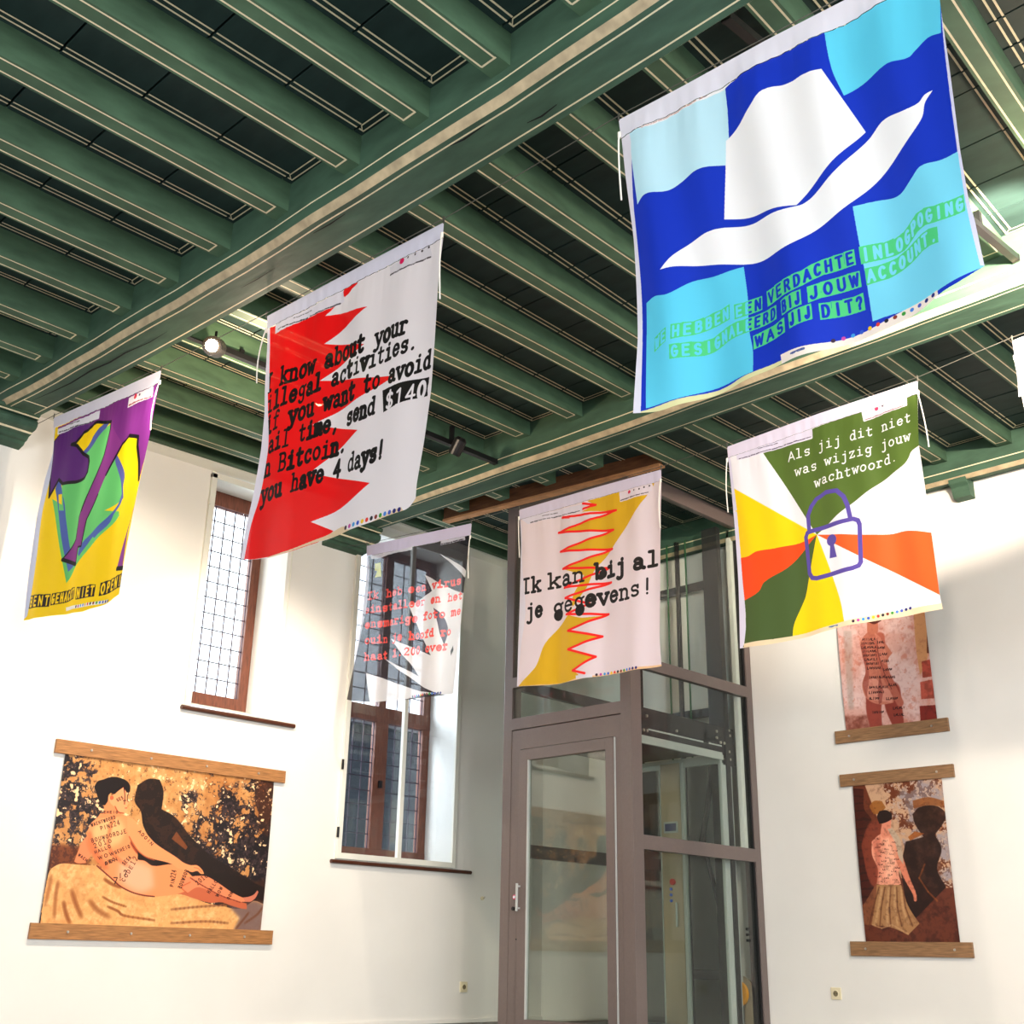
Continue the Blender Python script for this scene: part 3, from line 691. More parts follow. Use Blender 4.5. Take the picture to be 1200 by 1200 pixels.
# --- yellow and purple cloth
A = cv((30, 440), 7.5); B = cv((20, 580), 7.5)
Q = [(64, 490), (190, 434), (154, 702), (30, 727)]
a = Art('x', 2.8, Q, 760, (255, 214, 0))
pur = (120, 44, 128)
a.poly(A((325, 40+1100), (330, 900), (490, 680), (640, 500), (760, 430), (800, 640), (830, 800), (860, 900), (845, 960), (860, 1080))+B((930, 20), (880, 115), (890, 180), (640, 480), (415, 772), (322, 42)), (104, 200, 112))
a.poly(A((880, 440), (905, 527), (990, 540), (1000, 700), (1000, 900), (930, 1190), (700, 1190), (860, 1070), (845, 960), (865, 900), (820, 760), (800, 690)), (255, 214, 0))
a.poly(A((800, 690), (822, 750), (862, 890), (850, 960), (860, 1075), (800, 1130), (835, 1040), (825, 940), (800, 820), (790, 745)), (88, 96, 170))
a.poly(B((930, 15), (905, 70), (840, 160), (805, 245), (690, 382), (675, 372), (555, 545), (545, 520), (560, 470), (700, 300), (790, 200), (895, 50)), (78, 100, 176))
a.poly(A((270, 1000), (300, 920), (320, 960), (340, 1190), (300, 1190))+B((370, 0), (405, 0), (430, 250), (455, 490), (520, 600), (430, 672), (400, 470), (355, 20)), (78, 100, 176))
a.poly(A((495, 680), (460, 610), (510, 505), (630, 415), (700, 425), (640, 530), (600, 600), (560, 640)), (255, 214, 0))
a.poly(A((500, 685), (495, 665), (560, 590), (620, 500), (690, 420), (740, 425), (660, 510), (590, 620), (520, 680)), (84, 98, 172))
blob = A((246, 590), (300, 530), (640, 395), (765, 412), (760, 470), (700, 700), (600, 940), (500, 1190))+B((630, 0), (545, 190), (510, 390), (480, 450), (392, 565), (520, 612), (545, 545), (548, 465), (576, 455), (622, 220), (720, 0))+A((735, 850), (845, 600), (905, 527), (970, 527), (990, 545), (985, 620), (1005, 800), (1005, 930), (1120, 560), (1190, 60), (650, 300), (285, 470))
# blob is drawn in pieces: field above, left lobe and the long stem
a.poly(A((285, 460), (1190, 50), (1150, 300), (1090, 620), (1008, 940), (1000, 790), (985, 620), (990, 540), (905, 527), (845, 600), (735, 850), (760, 470), (765, 412), (640, 410), (510, 500), (455, 600), (300, 530)), pur)
a.poly(A((246, 590), (300, 530), (640, 400), (510, 500), (450, 600), (495, 685), (552, 720), (560, 760), (548, 850), (515, 900), (430, 935), (333, 955), (298, 918), (225, 1075), (236, 820)), (92, 36, 120))
stem = A((765, 412), (760, 470), (700, 700), (600, 940), (500, 1190))+B((630, 0), (545, 190), (510, 390), (392, 565), (520, 612), (545, 460), (576, 455), (622, 220), (720, 0))+A((735, 850), (845, 600))
a.poly(stem, (134, 52, 134))
K = (22, 16, 22)
a.stroke(A((246, 590), (300, 530)), 1.0, K); a.stroke(A((246, 590), (236, 820), (225, 1075), (298, 918), (333, 955), (430, 935), (515, 900), (548, 850), (560, 760), (552, 718), (495, 685), (460, 620), (415, 612), (455, 597), (510, 500), (630, 410), (765, 412)), 2.0, K)
a.stroke(A((765, 412), (760, 470), (700, 700), (600, 940), (500, 1190))+B((630, 0), (545, 190), (510, 390), (392, 565), (520, 612), (545, 460), (576, 455), (622, 220), (720, 0)), 1.1, K)
a.stroke(A((720, 880), (735, 850), (845, 600), (905, 527), (990, 540)), 1.5, K); a.stroke(A((905, 527), (990, 540), (985, 620), (1003, 760), (1010, 920)), 2.2, K)
a.stroke(B((392, 568), (520, 612)), 2.2, K)
a.poly(B((1080, 0), (1030, 180), (890, 650), (950, 650), (1000, 300), (1090, 0)), (140, 60, 150)); a.stroke(B((890, 652), (955, 650)), 2.4, K)
a.poly(A((285, 475), (655, 305), (645, 380), (285, 525)), (226, 226, 238)); dashes(a, *A((300, 500), (600, 400)), .9, (60, 60, 70), 3); dashes(a, *A((390, 432), (480, 402)), .8, (90, 90, 100), 4)
a.poly(A((905, 200), (1120, 92), (1110, 185), (893, 285)), (232, 228, 236)); a.dot(A((968, 185))[0], 1.6, (215, 50, 70)); a.dot(A((1006, 170))[0], .8, (90, 60, 90)); dashes(a, *A((905, 262), (1095, 182)), .9, (150, 60, 60), 5)
yel = (255, 214, 0); up = (.13, -1)
for wd, p, h in (('BENT', ((102, 1002), (290, 985)), 15), ('GEHACKT', ((300, 975), (505, 915)), 14), ('NIET', ((525, 925), (685, 895)), 14.5), ('OPEN!', ((715, 890), (850, 845), (940, 812)), 16)):
    a.boxtext(wd, B(*p), h, up, (36, 22, 26), 1.35, lettercol=yel)
a.poly(B((410, 985), (600, 960), (790, 915), (780, 945), (620, 985), (410, 1018)), (240, 236, 232)); icons(a, *B((530, 985), (785, 930)), r=.8)
a.poly([(60, 488), (66, 492), (63, 520), (61, 560), (52, 600), (44, 660), (32, 722), (25, 730)], (206, 212, 238))
cloth('hanging_banner', 'yellow printed cloth with green and purple shapes, hung nearest the left wall', a,
      [(64, 490), (127, 462.5), (190, 434)], B((62, 1105), (200, 1085), (380, 1050), (600, 1030), (760, 960), (925, 880))[:],
      [(64, 490)]+A((235, 680), (160, 930))+B((170, 200), (110, 650), (62, 1105)), [(190, 434)]+A((1180, 70), (1100, 560), (1010, 980))+B((1040, 170), (985, 480), (950, 700), (925, 880)),
      0.055, [(.012, 2.3, .1, .25, .4, 1.0), (.006, 5.1, .4, -.2, 1, .5)], trans=.3, cords=[(189, 449, .30, -.02)])

# --- red and white cloth
E_ = cv((280, 250), 4.615); F_ = cv((280, 440), 5); S_ = cv((260, 240), 3)
Q = [(313, 371), (521, 261), (488, 588), (284, 656)]
a = Art('x', 2.83, Q, 1100, (232, 228, 234))
red = (236, 10, 14)
a.poly(S_((165, 435), (190, 425), (475, 278), (425, 325), (365, 392), (515, 360), (360, 490), (505, 492), (345, 620), (615, 603), (320, 775), (480, 793), (310, 945), (525, 980), (440, 1050), (312, 1115), (385, 1145), (350, 1175))+F_((300, 1045), (30, 1085), (75, 870), (120, 720), (160, 520), (178, 300), (170, 210)), red)
a.poly(S_((425, 270), (480, 275), (430, 325)), red)
a.poly(S_((190, 455), (190, 420), (300, 370), (425, 300), (428, 340), (400, 355), (300, 400)), (224, 222, 236)); dashes(a, *S_((200, 438), (300, 398)), 1.3, (50, 50, 60), 2); dashes(a, *S_((310, 392), (415, 345)), 1.3, (50, 50, 60), 7); dashes(a, *S_((255, 400), (315, 372)), .9, (90, 90, 100), 3)
a.poly(S_((590, 220), (730, 140), (735, 180), (592, 252)), (216, 214, 224)); a.dot(S_((635, 199))[0], 2.6, (216, 20, 90)); [a.dot(S_((x, y))[0], 1.0, (60, 50, 60)) for x, y in ((657, 186), (680, 174), (703, 162), (727, 149))]; dashes(a, *S_((592, 247), (730, 182)), 1.2, (50, 45, 50), 9)
up = (.10, -1); K = (16, 12, 14)
for i, (t, p0, p1, n, xh, wt) in enumerate((("I know about your", (150, 663), (655, 447), None, 13.5, 3.2), ("illegal activities.", (155, 733), (685, 503), None, 13, 3.2), ("if you want to avoid", (150, 808), (732, 570), None, 13.5, 3.2), ("jail time, send", (135, 885), (540, 735), None, 13, 3.0), ("in Bitcoin.", (118, 970), (432, 862), None, 13.5, 3.2), ("you have 4 days!", (135, 1050), (575, 890), None, 13.5, 3.2))):
    q0, q1 = S_(p0, p1); a.text(t, q0, q1, xh, up, wt, K, var=.3, seed=i, fill=.9)
a.poly(S_((568, 655), (640, 625), (728, 605), (722, 672), (640, 695), (572, 732)), K); q0, q1 = S_((574, 722), (752, 662)); a.text("$1400", q0, q1, 13, up, 2.6, (232, 228, 234), fill=.9, seed=8)
a.poly(F_((0, 0), (168, 0), (172, 220), (176, 400), (160, 520), (120, 720), (75, 870), (35, 1085), (0, 1085)), (222, 220, 238))
a.poly(E_((160, 560), (168, 600), (165, 969), (100, 969)), (222, 220, 238))
a.poly(F_((490, 940), (620, 885), (640, 905), (960, 775), (975, 800), (700, 900), (480, 965), (300, 1035), (180, 1085), (180, 1072), (300, 1025)), (222, 200, 166)); icons(a, *F_((625, 893), (950, 790)), r=1.7)
cloth('hanging_banner', 'red and white zigzag printed cloth with black typewriter lettering about illegal activities', a,
      [(313, 371), (380, 335), (450, 298), (521, 261)], F_((18, 1080), (100, 1080), (200, 1074), (300, 1037), (480, 967), (640, 912), (800, 860), (1000, 785), (1040, 722)),
      [(314, 371), (310, 460)]+F_((150, 220), (130, 440), (90, 690), (45, 900), (18, 1080)), [(521, 261)]+E_((1085, 300), (1060, 700), (1040, 960))+F_((1085, 400), (1045, 640), (1040, 722)),
      0.055, [(.010, 1.9, .3, .15, .3, 1.0), (.006, 4.3, .1, -.15, 1, .4)], trans=.45, see=.02, cords=[(520, 277, .33, .015), (314, 388, .30, -.03)])

# --- blue cloth with the hat
P3 = cv((720, 0), 2.5); L1 = cv((740, 240), 4.615); L2 = cv((940, 220), 5.217); R1 = cv((940, 0), 5); T1 = cv((720, 0), 5)
Q = [(725, 142), (1097, -50), (1158, 318), (750, 489)]
a = Art('x', 2.8, Q, 1500, (18, 52, 190))
cy, cyl = (92, 206, 240), (190, 232, 248)
a.poly(P3((45, 372), (320, 236), (328, 475), (240, 500), (200, 530), (160, 562), (100, 580), (75, 605), (62, 500)), cyl)
a.poly(P3((608, 42), (640, 20), (960, -160), (965, 105), (920, 112), (880, 150), (865, 168), (800, 188), (720, 237), (668, 276), (635, 200)), cy)
a.poly(P3((700, 607), (760, 580), (830, 562), (870, 525), (900, 492), (960, 475), (1020, 450), (1060, 600), (1100, 790), (1000, 845), (960, 862), (750, 937), (732, 800), (715, 700)), (120, 214, 244))
a.poly(P3((100, 892), (130, 878), (170, 872), (230, 825), (300, 805), (370, 775), (385, 880), (390, 960), (405, 1030), (408, 1090), (300, 1125), (200, 1170), (108, 1205)), cy)
W_ = (244, 246, 250)
a.poly(P3((317, 405), (378, 345), (400, 320), (440, 270), (510, 245), (560, 222), (610, 205), (727, 378), (635, 490), (540, 606), (440, 622), (318, 640)), W_)
a.poly(P3((150, 801), (180, 755), (215, 720), (268, 682), (400, 648), (530, 612), (560, 600), (640, 520), (735, 400), (775, 350), (850, 325), (892, 303), (910, 278), (934, 265), (912, 300), (904, 345), (870, 400), (780, 500), (700, 592), (600, 675), (490, 742), (400, 765), (250, 778), (190, 786)), W_)
a.poly(P3((60, 372), (410, 155), (414, 194), (350, 235), (312, 262), (200, 320), (80, 380)), (240, 240, 244)); dashes(a, *P3((85, 378), (240, 296)), 1.2, (190, 130, 120), 3); dashes(a, *P3((250, 290), (340, 232)), 1.2, (150, 90, 100), 5)
a.poly(P3((655, -60), (860, -140), (860, -50), (657, 50)), (238, 238, 242)); q0, q1 = P3((662, 46), (790, -18)); a.text("De nieuwe versie is", q0, q1, 2.4, (-.1, -1), .8, (50, 50, 60), var=.1)
gr = (78, 206, 130)
for wd, pts, h, u_ in (('WE', L1((148, 812), (216, 756)), 16.5, (.02, -1)), ('HEBBEN', L1((240, 745), (330, 712), (430, 655), (520, 612)), 17, (.02, -1)), ('EEN', L1((548, 615), (620, 590), (697, 560)), 17, (-.04, -1)),
        ('VERDACHTE', L1((730, 548), (930, 470))+L2((120, 545), (328, 470)), 18, (-.1, -1)), ('INLOGPOGING', L2((358, 467), (520, 410), (600, 370), (660, 310), (730, 245), (850, 232), (940, 205), (1022, 165)), 20, (-.12, -1)),
        ('GESIGNALEERD', L1((235, 852), (400, 805), (520, 720), (640, 678), (792, 622)), 17, (-.02, -1)), ('BIJ', L1((830, 612), (948, 558)), 18, (-.1, -1)), ('JOUW', L1((978, 548), (1010, 535))+L2((140, 672), (357, 600)), 18.5, (-.1, -1)),
        ('ACCOUNT.', L2((388, 592), (520, 540), (640, 455), (760, 375), (862, 358)), 19, (-.12, -1)), ('WAS', L1((658, 782), (852, 702)), 17, (-.08, -1)), ('JIJ', L1((880, 688), (1000, 632)), 18, (-.1, -1)), ('DIT?', L2((125, 818), (375, 738)), 19, (-.1, -1))):
    a.boxtext(wd, pts, h, u_, gr, 2.9)
a.poly(P3((0, 350), (20, 350), (45, 380), (60, 620), (85, 900), (95, 1200), (95, 1240), (60, 1240)), (226, 226, 242))
a.poly(P3((95, 1215), (200, 1172), (310, 1128), (405, 1092), (500, 1060), (500, 1074), (405, 1110), (310, 1145), (200, 1200), (95, 1240)), (222, 222, 168))
a.poly(P3((495, 1045), (640, 1000), (760, 950), (850, 900), (958, 860), (965, 890), (850, 935), (760, 980), (640, 1030), (500, 1075)), (240, 228, 218)); icons(a, *P3((640, 998), (942, 872)), r=2.1); dashes(a, *P3((530, 1045), (570, 1030)), 2.4, (60, 80, 140), 4)
a.poly(P3((968, -60), (985, -60), (1004, 180), (1060, 480), (1110, 790), (1085, 790), (1040, 600), (985, 240), (965, 0)), (214, 216, 244))
cloth('hanging_banner', 'large blue printed cloth with a white hat, closest to the viewer', a,
      [(726, 141), (800, 102), (900, 47), (1000, -4), (1099, -56)], [(750, 489.5), (779, 485), (811.5, 471), (844, 456), (874, 446), (917.7, 430), (960, 415), (1000, 398), (1043.5, 381), (1104.8, 350), (1131.7, 338), (1158.5, 316)],
      P3((15, 353), (30, 500), (55, 700), (76, 1000), (76, 1222)), [(1099, -56), (1104, 0), (1116, 80), (1129, 180), (1140, 240), (1147, 262), (1158.5, 316)],
      0.075, [(.022, 2.2, .55, .2, .4, 1.0), (.011, 5.2, .2, -.1, 1, .7)], trans=.35, cords=[(728, 160, .30, .01)], hemcol=(226, 226, 240))

# --- black and white cloth in front of the window
X1 = cv((400, 610), 7.5); X2 = cv((400, 710), 7.5); G7 = cv((370, 580), 4.287)
Q = [(430, 641), (553, 614), (533, 815), (407, 822)]
a = Art('x', 5.5, Q, 700, (38, 30, 40))
W_ = (238, 236, 240)
a.poly(X1((875, 295), (1090, 430), (1120, 470), (1090, 505), (1020, 430)), W_)
a.poly(X1((730, 475), (1075, 640), (1100, 640))+X2((1080, 100), (1060, 500), (1030, 790), (830, 765), (355, 450), (680, 620), (440, 290), (800, 440), (640, 130), (600, 0))+X1((800, 620),), W_)
a.poly(X2((820, 20), (880, 70), (935, 220), (900, 345), (870, 250), (850, 130)), (70, 60, 82)); a.poly(X2((985, 350), (990, 390), (965, 440), (960, 400)), (30, 26, 34))
a.poly(X2((228, 592), (400, 650), (690, 750), (830, 770), (640, 800), (430, 850), (250, 850)), W_)
a.poly(X1((255, 310), (360, 240), (630, 230), (630, 260), (420, 300), (360, 330), (265, 340)), (226, 222, 232)); a.poly(X1((878, 165), (1080, 110), (1085, 170), (878, 222)), (222, 218, 230)); a.dot(X1((942, 156))[0], 1.4, (216, 30, 90)); dashes(a, *X1((885, 212), (1070, 165)), .9, (50, 40, 50), 3)
a.poly(X1((300, 380), (355, 372), (362, 498), (300, 502), (320, 445), (298, 440)), (238, 236, 120))
rd = (255, 84, 74)
for i, (t, p0, p1) in enumerate((("Ik heb een virus", (262, 528), (732, 447)), ("einstalleer en het", (250, 597), (742, 522)), ("ensmarige foto me", (252, 672), (735, 600)), ("ouin je hoofd ro", (252, 750), (680, 702)), ("haat 1.200 over", (250, 835), (662, 775)))):
    q0, q1 = G7(p0, p1); a.text(t, q0, q1, 5.6, (.05, -1), 1.45, rd, seed=i)
a.poly(X1((200, 220), (235, 285), (238, 700), (225, 825), (190, 825))+X2((215, 100), (40, 850), (0, 850)), (226, 222, 238))
a.poly(X2((50, 822), (80, 835), (250, 850), (600, 830), (995, 770), (995, 795), (600, 850), (250, 870), (80, 850)), (232, 196, 130)); icons(a, *X2((620, 798), (870, 765)), r=.9)
cloth('hanging_banner', 'black and white printed cloth with red lettering, hung in front of the tall window', a,
      [(430.4, 640), (490, 627), (553.3, 613.5)], X2((50, 828), (120, 845), (250, 850), (450, 838), (700, 815), (995, 775)),
      [(430.4, 640), (428.5, 680), (425, 720), (418, 765), (407, 820)], [(553.3, 613.5), (549, 650), (545, 690), (541, 740), (533, 813)],
      0.07, [(.012, 3.2, .1, .3, .5, 1.0), (.005, 7, .3, .2, 1, .3)], trans=.55, see=.13, cords=[(552.5, 630, .32, 0.0)], hemcol=(206, 196, 220))

# --- gold zigzag cloth
I1 = cv((600, 540), 6.316); I2 = cv((600, 680), 6.316)
Q = [(609, 598), (775, 551), (775.7, 781), (607, 805)]
a = Art('x', 5.5, Q, 860, (232, 216, 222))
a.poly(I1((560, 300), (795, 230), (800, 305), (1005, 250), (880, 440), (740, 650), (620, 800), (560, 940))+I2((520, 110), (480, 170), (400, 255), (530, 280), (710, 250), (415, 375), (665, 415), (415, 513), (620, 565), (455, 670), (500, 700), (480, 760), (230, 800), (50, 800), (75, 770), (150, 690), (190, 640), (250, 470), (390, 290), (450, 215), (455, 130))+I1((540, 850), (370, 800), (745, 652), (350, 672), (755, 510), (335, 532), (775, 365), (520, 380), (620, 328)), (222, 174, 22))
a.poly(I1((1035, 165), (1055, 155), (1045, 190)), (222, 174, 22))
rr = (252, 26, 22)
a.stroke(I1((525, 318), (622, 328), (520, 362)), 2.1, rr); a.stroke(I1((370, 422), (772, 367), (338, 531), (752, 512), (352, 671), (742, 653), (372, 799), (718, 791), (385, 940), (732, 900))+I2((392, 132), (580, 176), (402, 254), (708, 250), (415, 375), (662, 415), (415, 513), (620, 567), (452, 670), (550, 692)), 2.1, rr)
a.poly(I1((370, 410), (430, 410), (430, 430), (370, 430)), rr, .6)
for i, (t, q, xh) in enumerate((("Ik", I1((82, 992), (222, 961)), 11.5), ("kan", I1((265, 952), (545, 889)), 11.5), ("bij", I1((610, 875), (850, 821)), 11.5), ("al", I1((900, 810), (1088, 768)), 11.5), ("je", I2((118, 292), (235, 267)), 11.5), ("gegevens!", I2((295, 254), (1045, 95)), 12.0))):
    a.text(t, q[0], q[1], xh, (0, -1), 3.0, (20, 16, 20), seed=i+3, var=.35, fill=.92)
for p in I2((338, 255), (510, 222)): a.dot(p, 5.6, (20, 16, 20))
a.dot(I1((668, 835))[0], 4.2, (20, 16, 20))
a.poly(I1((65, 430), (520, 322), (524, 370), (120, 470)), (222, 216, 230)); dashes(a, *I1((140, 458), (505, 372)), .9, (60, 55, 65), 5); dashes(a, *I1((230, 410), (335, 385)), .8, (90, 80, 90), 6)
a.poly(I1((795, 242), (1035, 165), (1035, 222), (800, 305)), (230, 218, 228)); a.dot(I1((869, 232))[0], 1.6, (214, 20, 70)); dashes(a, *I1((805, 292), (1010, 232)), .9, (60, 50, 60), 8); [a.dot(I1((x, y))[0], .8, (60, 50, 60)) for x, y in ((906, 218), (945, 210), (980, 197), (1018, 186))]
a.poly(I2((40, 790), (230, 775), (400, 752), (480, 728), (700, 692), (940, 648), (1110, 625), (1115, 645), (700, 712), (400, 768), (230, 795), (50, 800)), (240, 196, 150))
a.poly(I2((478, 708), (600, 700), (600, 722), (480, 735)), (226, 222, 232)); icons(a, *I2((625, 700), (935, 652)), r=1.2)
a.poly([(600, 598), (610.5, 612), (613, 660), (618, 720), (612, 760), (608, 806), (598, 806)], (228, 222, 236))
cloth('hanging_banner', 'pale printed cloth with a gold band, red zigzag and black typewriter lettering', a,
      [(609, 598), (690, 574), (775.5, 550.5)], [(607, 805), (636, 804), (663, 799.5), (711, 791), (758, 784), (776, 781)],
      [(609, 598), (611, 640), (610, 700), (608, 760), (607, 805)], [(775.5, 550.5), (774, 640), (773.5, 750), (776, 781)],
      0.06, [(.014, 2.8, .2, .35, .35, 1.0), (.006, 6.1, .5, .2, 1, .5)], trans=.35, cords=[(775.5, 564, .32, -.01), (609.5, 608, .30, .02)], hemcol=(216, 208, 230))

# --- green, orange and yellow cloth with the padlock
G1 = cv((845, 440), 4.528); G2 = cv((850, 600), 4.444)
Q = [(853, 524), (1076, 446.6), (1108, 715), (870, 761)]
a = Art('x', 5.5, Q, 1000, (240, 236, 240))
c0 = G2((475, 118))[0]
a.poly(G1((225, 412), (485, 335), (485, 285), (745, 190), (755, 245), (985, 160), (985, 100), (1045, 82), (1057, 375), (1012, 403), (995, 440), (975, 470), (900, 525), (800, 600), (700, 680))+[c0], (84, 108, 42))
a.poly(G1((70, 600))+[c0]+G2((410, 150), (270, 190), (170, 210), (130, 235), (80, 242)), (252, 208, 0))
a.poly([c0]+G2((400, 205), (320, 295), (210, 370), (185, 420), (80, 478), (80, 242), (130, 235), (170, 210), (270, 190), (410, 150)), (252, 74, 18))
a.poly([c0]+G2((430, 340), (410, 440), (390, 490), (352, 590), (345, 660), (100, 710), (80, 478), (185, 420), (210, 370), (320, 295), (400, 205)), (70, 92, 44))
a.poly([c0]+G2((550, 310), (610, 480), (628, 575), (530, 625), (345, 670), (352, 590), (390, 490), (410, 440), (430, 340)), (250, 212, 0))
a.poly([c0]+G2((720, 120), (850, 115), (930, 99), (1000, 100), (1080, 112), (1132, 440), (900, 325), (720, 240)), (250, 92, 36))
lk = (90, 74, 160)
a.stroke(G2((416, 130), (425, 108), (445, 100), (670, 38), (693, 45), (702, 66), (710, 262), (700, 282), (670, 296), (475, 345), (448, 342), (434, 318), (416, 130)), 4.8, lk); a.stroke(G1((465, 815), (460, 745), (478, 695), (505, 655), (560, 622), (620, 615), (655, 645), (675, 690), (690, 755)), 4.8, lk)
a.dot(G2((556, 148))[0], 6.2, lk); a.poly(G2((548, 160), (566, 160), (586, 236), (544, 242)), lk)
for i, (t, p0, p1) in enumerate((("Als jij dit niet", (352, 457), (1012, 243)), ("was wijzig jouw", (388, 535), (1008, 342)), ("wachtwoord.", (492, 594), (940, 450)))):
    q = G1(p0, p1); a.text(t, q[0], q[1], 7.0, (-.04, -1), 1.35, (244, 242, 240), seed=i, var=.05, fill=.84)
a.poly(G1((80, 400), (485, 285), (487, 330), (230, 412), (90, 452)), (222, 214, 232)); dashes(a, *G1((100, 445), (475, 325)), 1.1, (60, 50, 70), 3); dashes(a, *G1((200, 390), (300, 358)), .9, (90, 80, 100), 4)
a.poly(G1((752, 185), (985, 100), (987, 160), (757, 245)), (238, 226, 234)); a.dot(G1((824, 177))[0], 2.1, (220, 60, 100)); a.dot(G1((858, 163))[0], 1.0, (80, 60, 80)); dashes(a, *G1((762, 235), (975, 158)), .9, (120, 60, 70), 6)
a.poly(G2((40, 0), (66, 0), (90, 300), (112, 690), (100, 720), (80, 720)), (226, 220, 240)); a.poly(G1((20, 380), (45, 420), (75, 600), (90, 720), (60, 720)), (226, 220, 240))
a.poly(G2((110, 690), (345, 645), (530, 598), (850, 520), (1150, 480), (1150, 520), (850, 560), (530, 630), (345, 670), (110, 720)), (238, 214, 176)); icons(a, *G2((675, 572), (960, 500)), r=1.5); dashes(a, *G2((545, 602), (590, 592)), 1.5, (60, 100, 150), 4)
cloth('hanging_banner', 'green, yellow and orange printed cloth with a purple padlock', a,
      [(852.7, 524), (960, 485), (1076, 446.6)], [(870, 761), (895, 757.5), (940, 747), (985, 736), (1041, 724.5), (1108, 715)],
      [(852.7, 524), (858, 577), (862, 625), (866, 680), (870, 761)], [(1076, 446.6), (1078, 521.7), (1091, 610), (1104, 699), (1108, 715)],
      0.06, [(.016, 2.1, .45, .3, .35, 1.0), (.006, 6.1, .5, -.2, 1, .4)], trans=.35, cords=[(1077, 461, .33, .03), (853.5, 540, .34, -.01)], hemcol=(226, 216, 234))

# --- cloth cut by the right border of the picture
Q = [(1187, 400), (1420, 300), (1450, 560), (1197, 640)]
a = Art('x', 5.5, Q, 500, (238, 234, 238))
a.poly([(1195, 416), (1400, 330), (1400, 480), (1198, 470)], (214, 160, 150)); a.poly([(1230, 440), (1300, 410), (1320, 520), (1235, 560)], (150, 90, 80))
cloth('hanging_banner', 'white printed cloth with a pink area, at the far right next to the padlock cloth', a,
      [(1187, 400), (1300, 352), (1420, 300)], [(1196, 467), (1300, 450), (1450, 420)], [(1187, 400), (1190, 420), (1196, 467)], [(1420, 300), (1430, 360), (1450, 420)],
      0.15, [(.01, 2.1, .45, .3, .35, 1.0)], trans=.35, cords=[(1190, 420, .48, .02)], hemcol=(236, 230, 236))

# --- wires that carry the cloths
def wire(X, pts, label):
    P = []
    for u, v in pts: q = on_x(u, v, X-0.004); P.append((q[0], q[1], q[2]+0.022))
    P = sorted(P, key=lambda p: -p[1]); P = [(X-.004, 7.53, P[0][2]+(.03 if X < 4 else .05))]+P+[(X-.004, -3.98, 3.2)]
    tag(obj('hanging_wire', tube(P, 0.0022, seg=6), WIRE), label, 'wire', 'wires under the ceiling')
wire(2.8, [(64, 490), (190, 434), (313, 371), (521, 261), (726, 141), (1099, -56)], 'thin wire carrying the yellow, red and blue cloths')
wire(5.5, [(430.4, 640), (553.3, 613.5), (609, 598), (775.5, 550.5), (852.7, 524), (1076, 446.6), (1187, 400)], 'thin wire carrying the black, gold and padlock cloths')

# ------------------------------------------------------------------ photographic prints on the walls
def poster(name, label, axis, d, rect, art, rails, oak, bolts, bulge=0.012):
    a0, a1, z0, z1 = rect; NX, NZ = 30, 40
    base = (d, (a0+a1)/2, z0) if axis == 'x' else ((a0+a1)/2, d, z0)
    th = thing(name, label, 'poster', base)
    sgn = -1
    bm = bmesh.new(); uvl = bm.loops.layers.uv.new('UVMap'); vv = {}
    for j in range(NZ+1):
        for i in range(NX+1):
            s, t = i/NX, j/NZ; c = a0+(a1-a0)*s; z = z0+(z1-z0)*t
            off = 0.011+bulge*math.sin(math.pi*t)*(.6+.4*math.sin(2*math.pi*s*1.3+.6))
            vv[i, j] = bm.verts.new((d-off, c, z) if axis == 'x' else (c, d-off, z))
    for j in range(NZ):
        for i in range(NX):
            idx = ((i, j), (i+1, j), (i+1, j+1), (i, j+1)); f = bm.faces.new([vv[k] for k in idx]); f.smooth = True
            for lp, (p, q) in zip(f.loops, idx):
                c = a0+(a1-a0)*p/NX; z = z0+(z1-z0)*q/NZ; lp[uvl].uv = art.uv(-c if axis == 'x' else c, z)
    obj('photo_sheet', bm, print_mat(name+'_photo', art.image(name+'_photo'), 0, 0, .35), th)
    for r0, r1, q0, q1, tilt in rails:
        bm = bmesh.new()
        if axis == 'x': bm = box(d-.026, d-.002, r0, r1, q0, q1, bev=.002)
        else: bm = box(r0, r1, d-.026, d-.002, q0, q1, bev=.002)
        o = obj('wooden_rail', bm, oak, th)
        for k in range(bolts):
            c = r0+(r1-r0)*(0.135+0.73*k/(bolts-1)); zc = (q0+q1)/2
            for (p, q) in (((d-.034, c, zc), (d-.024, c, zc)), ) if axis == 'x' else (((c, d-.034, zc), (c, d-.024, zc)), ):
                o = obj('bolt', tube([p, q], 0.008, seg=8), SCREW, th)
    return th
def limb(a, pts, widths, col, soft=.25, alpha=1):
    P = resample(pts, 16); Wd = np.interp(np.linspace(0, 1, 16), np.linspace(0, 1, len(widths)), widths)
    for i in range(15): a.stroke([tuple(P[i]), tuple(P[i+1])], float(Wd[i]), col, alpha, soft)
def scribble(a, p, w_, h_, seed, wd=.8, col=(30, 18, 22), rot=0):
    rnd = random.Random(seed); x, y = p; n = int(w_/2.4)+1
    for k in range(n):
        cx_, cy_ = x+w_*k/n, y+rot*w_*k/n; ty = rnd.randint(0, 3); s = h_*rnd.uniform(.7, 1)
        if ty == 0: pts = [(cx_, cy_+s), (cx_+.8, cy_), (cx_+1.6, cy_+s)]
        elif ty == 1: pts = [(cx_, cy_), (cx_, cy_+s), (cx_+1.4, cy_+s)]
        elif ty == 2: pts = [(cx_+1.4, cy_+.2), (cx_, cy_+s*.4), (cx_+1.2, cy_+s*.6), (cx_, cy_+s)]
        else: pts = [(cx_+.7, cy_), (cx_+.7, cy_+s)]
        a.stroke(pts, wd, col, .8)
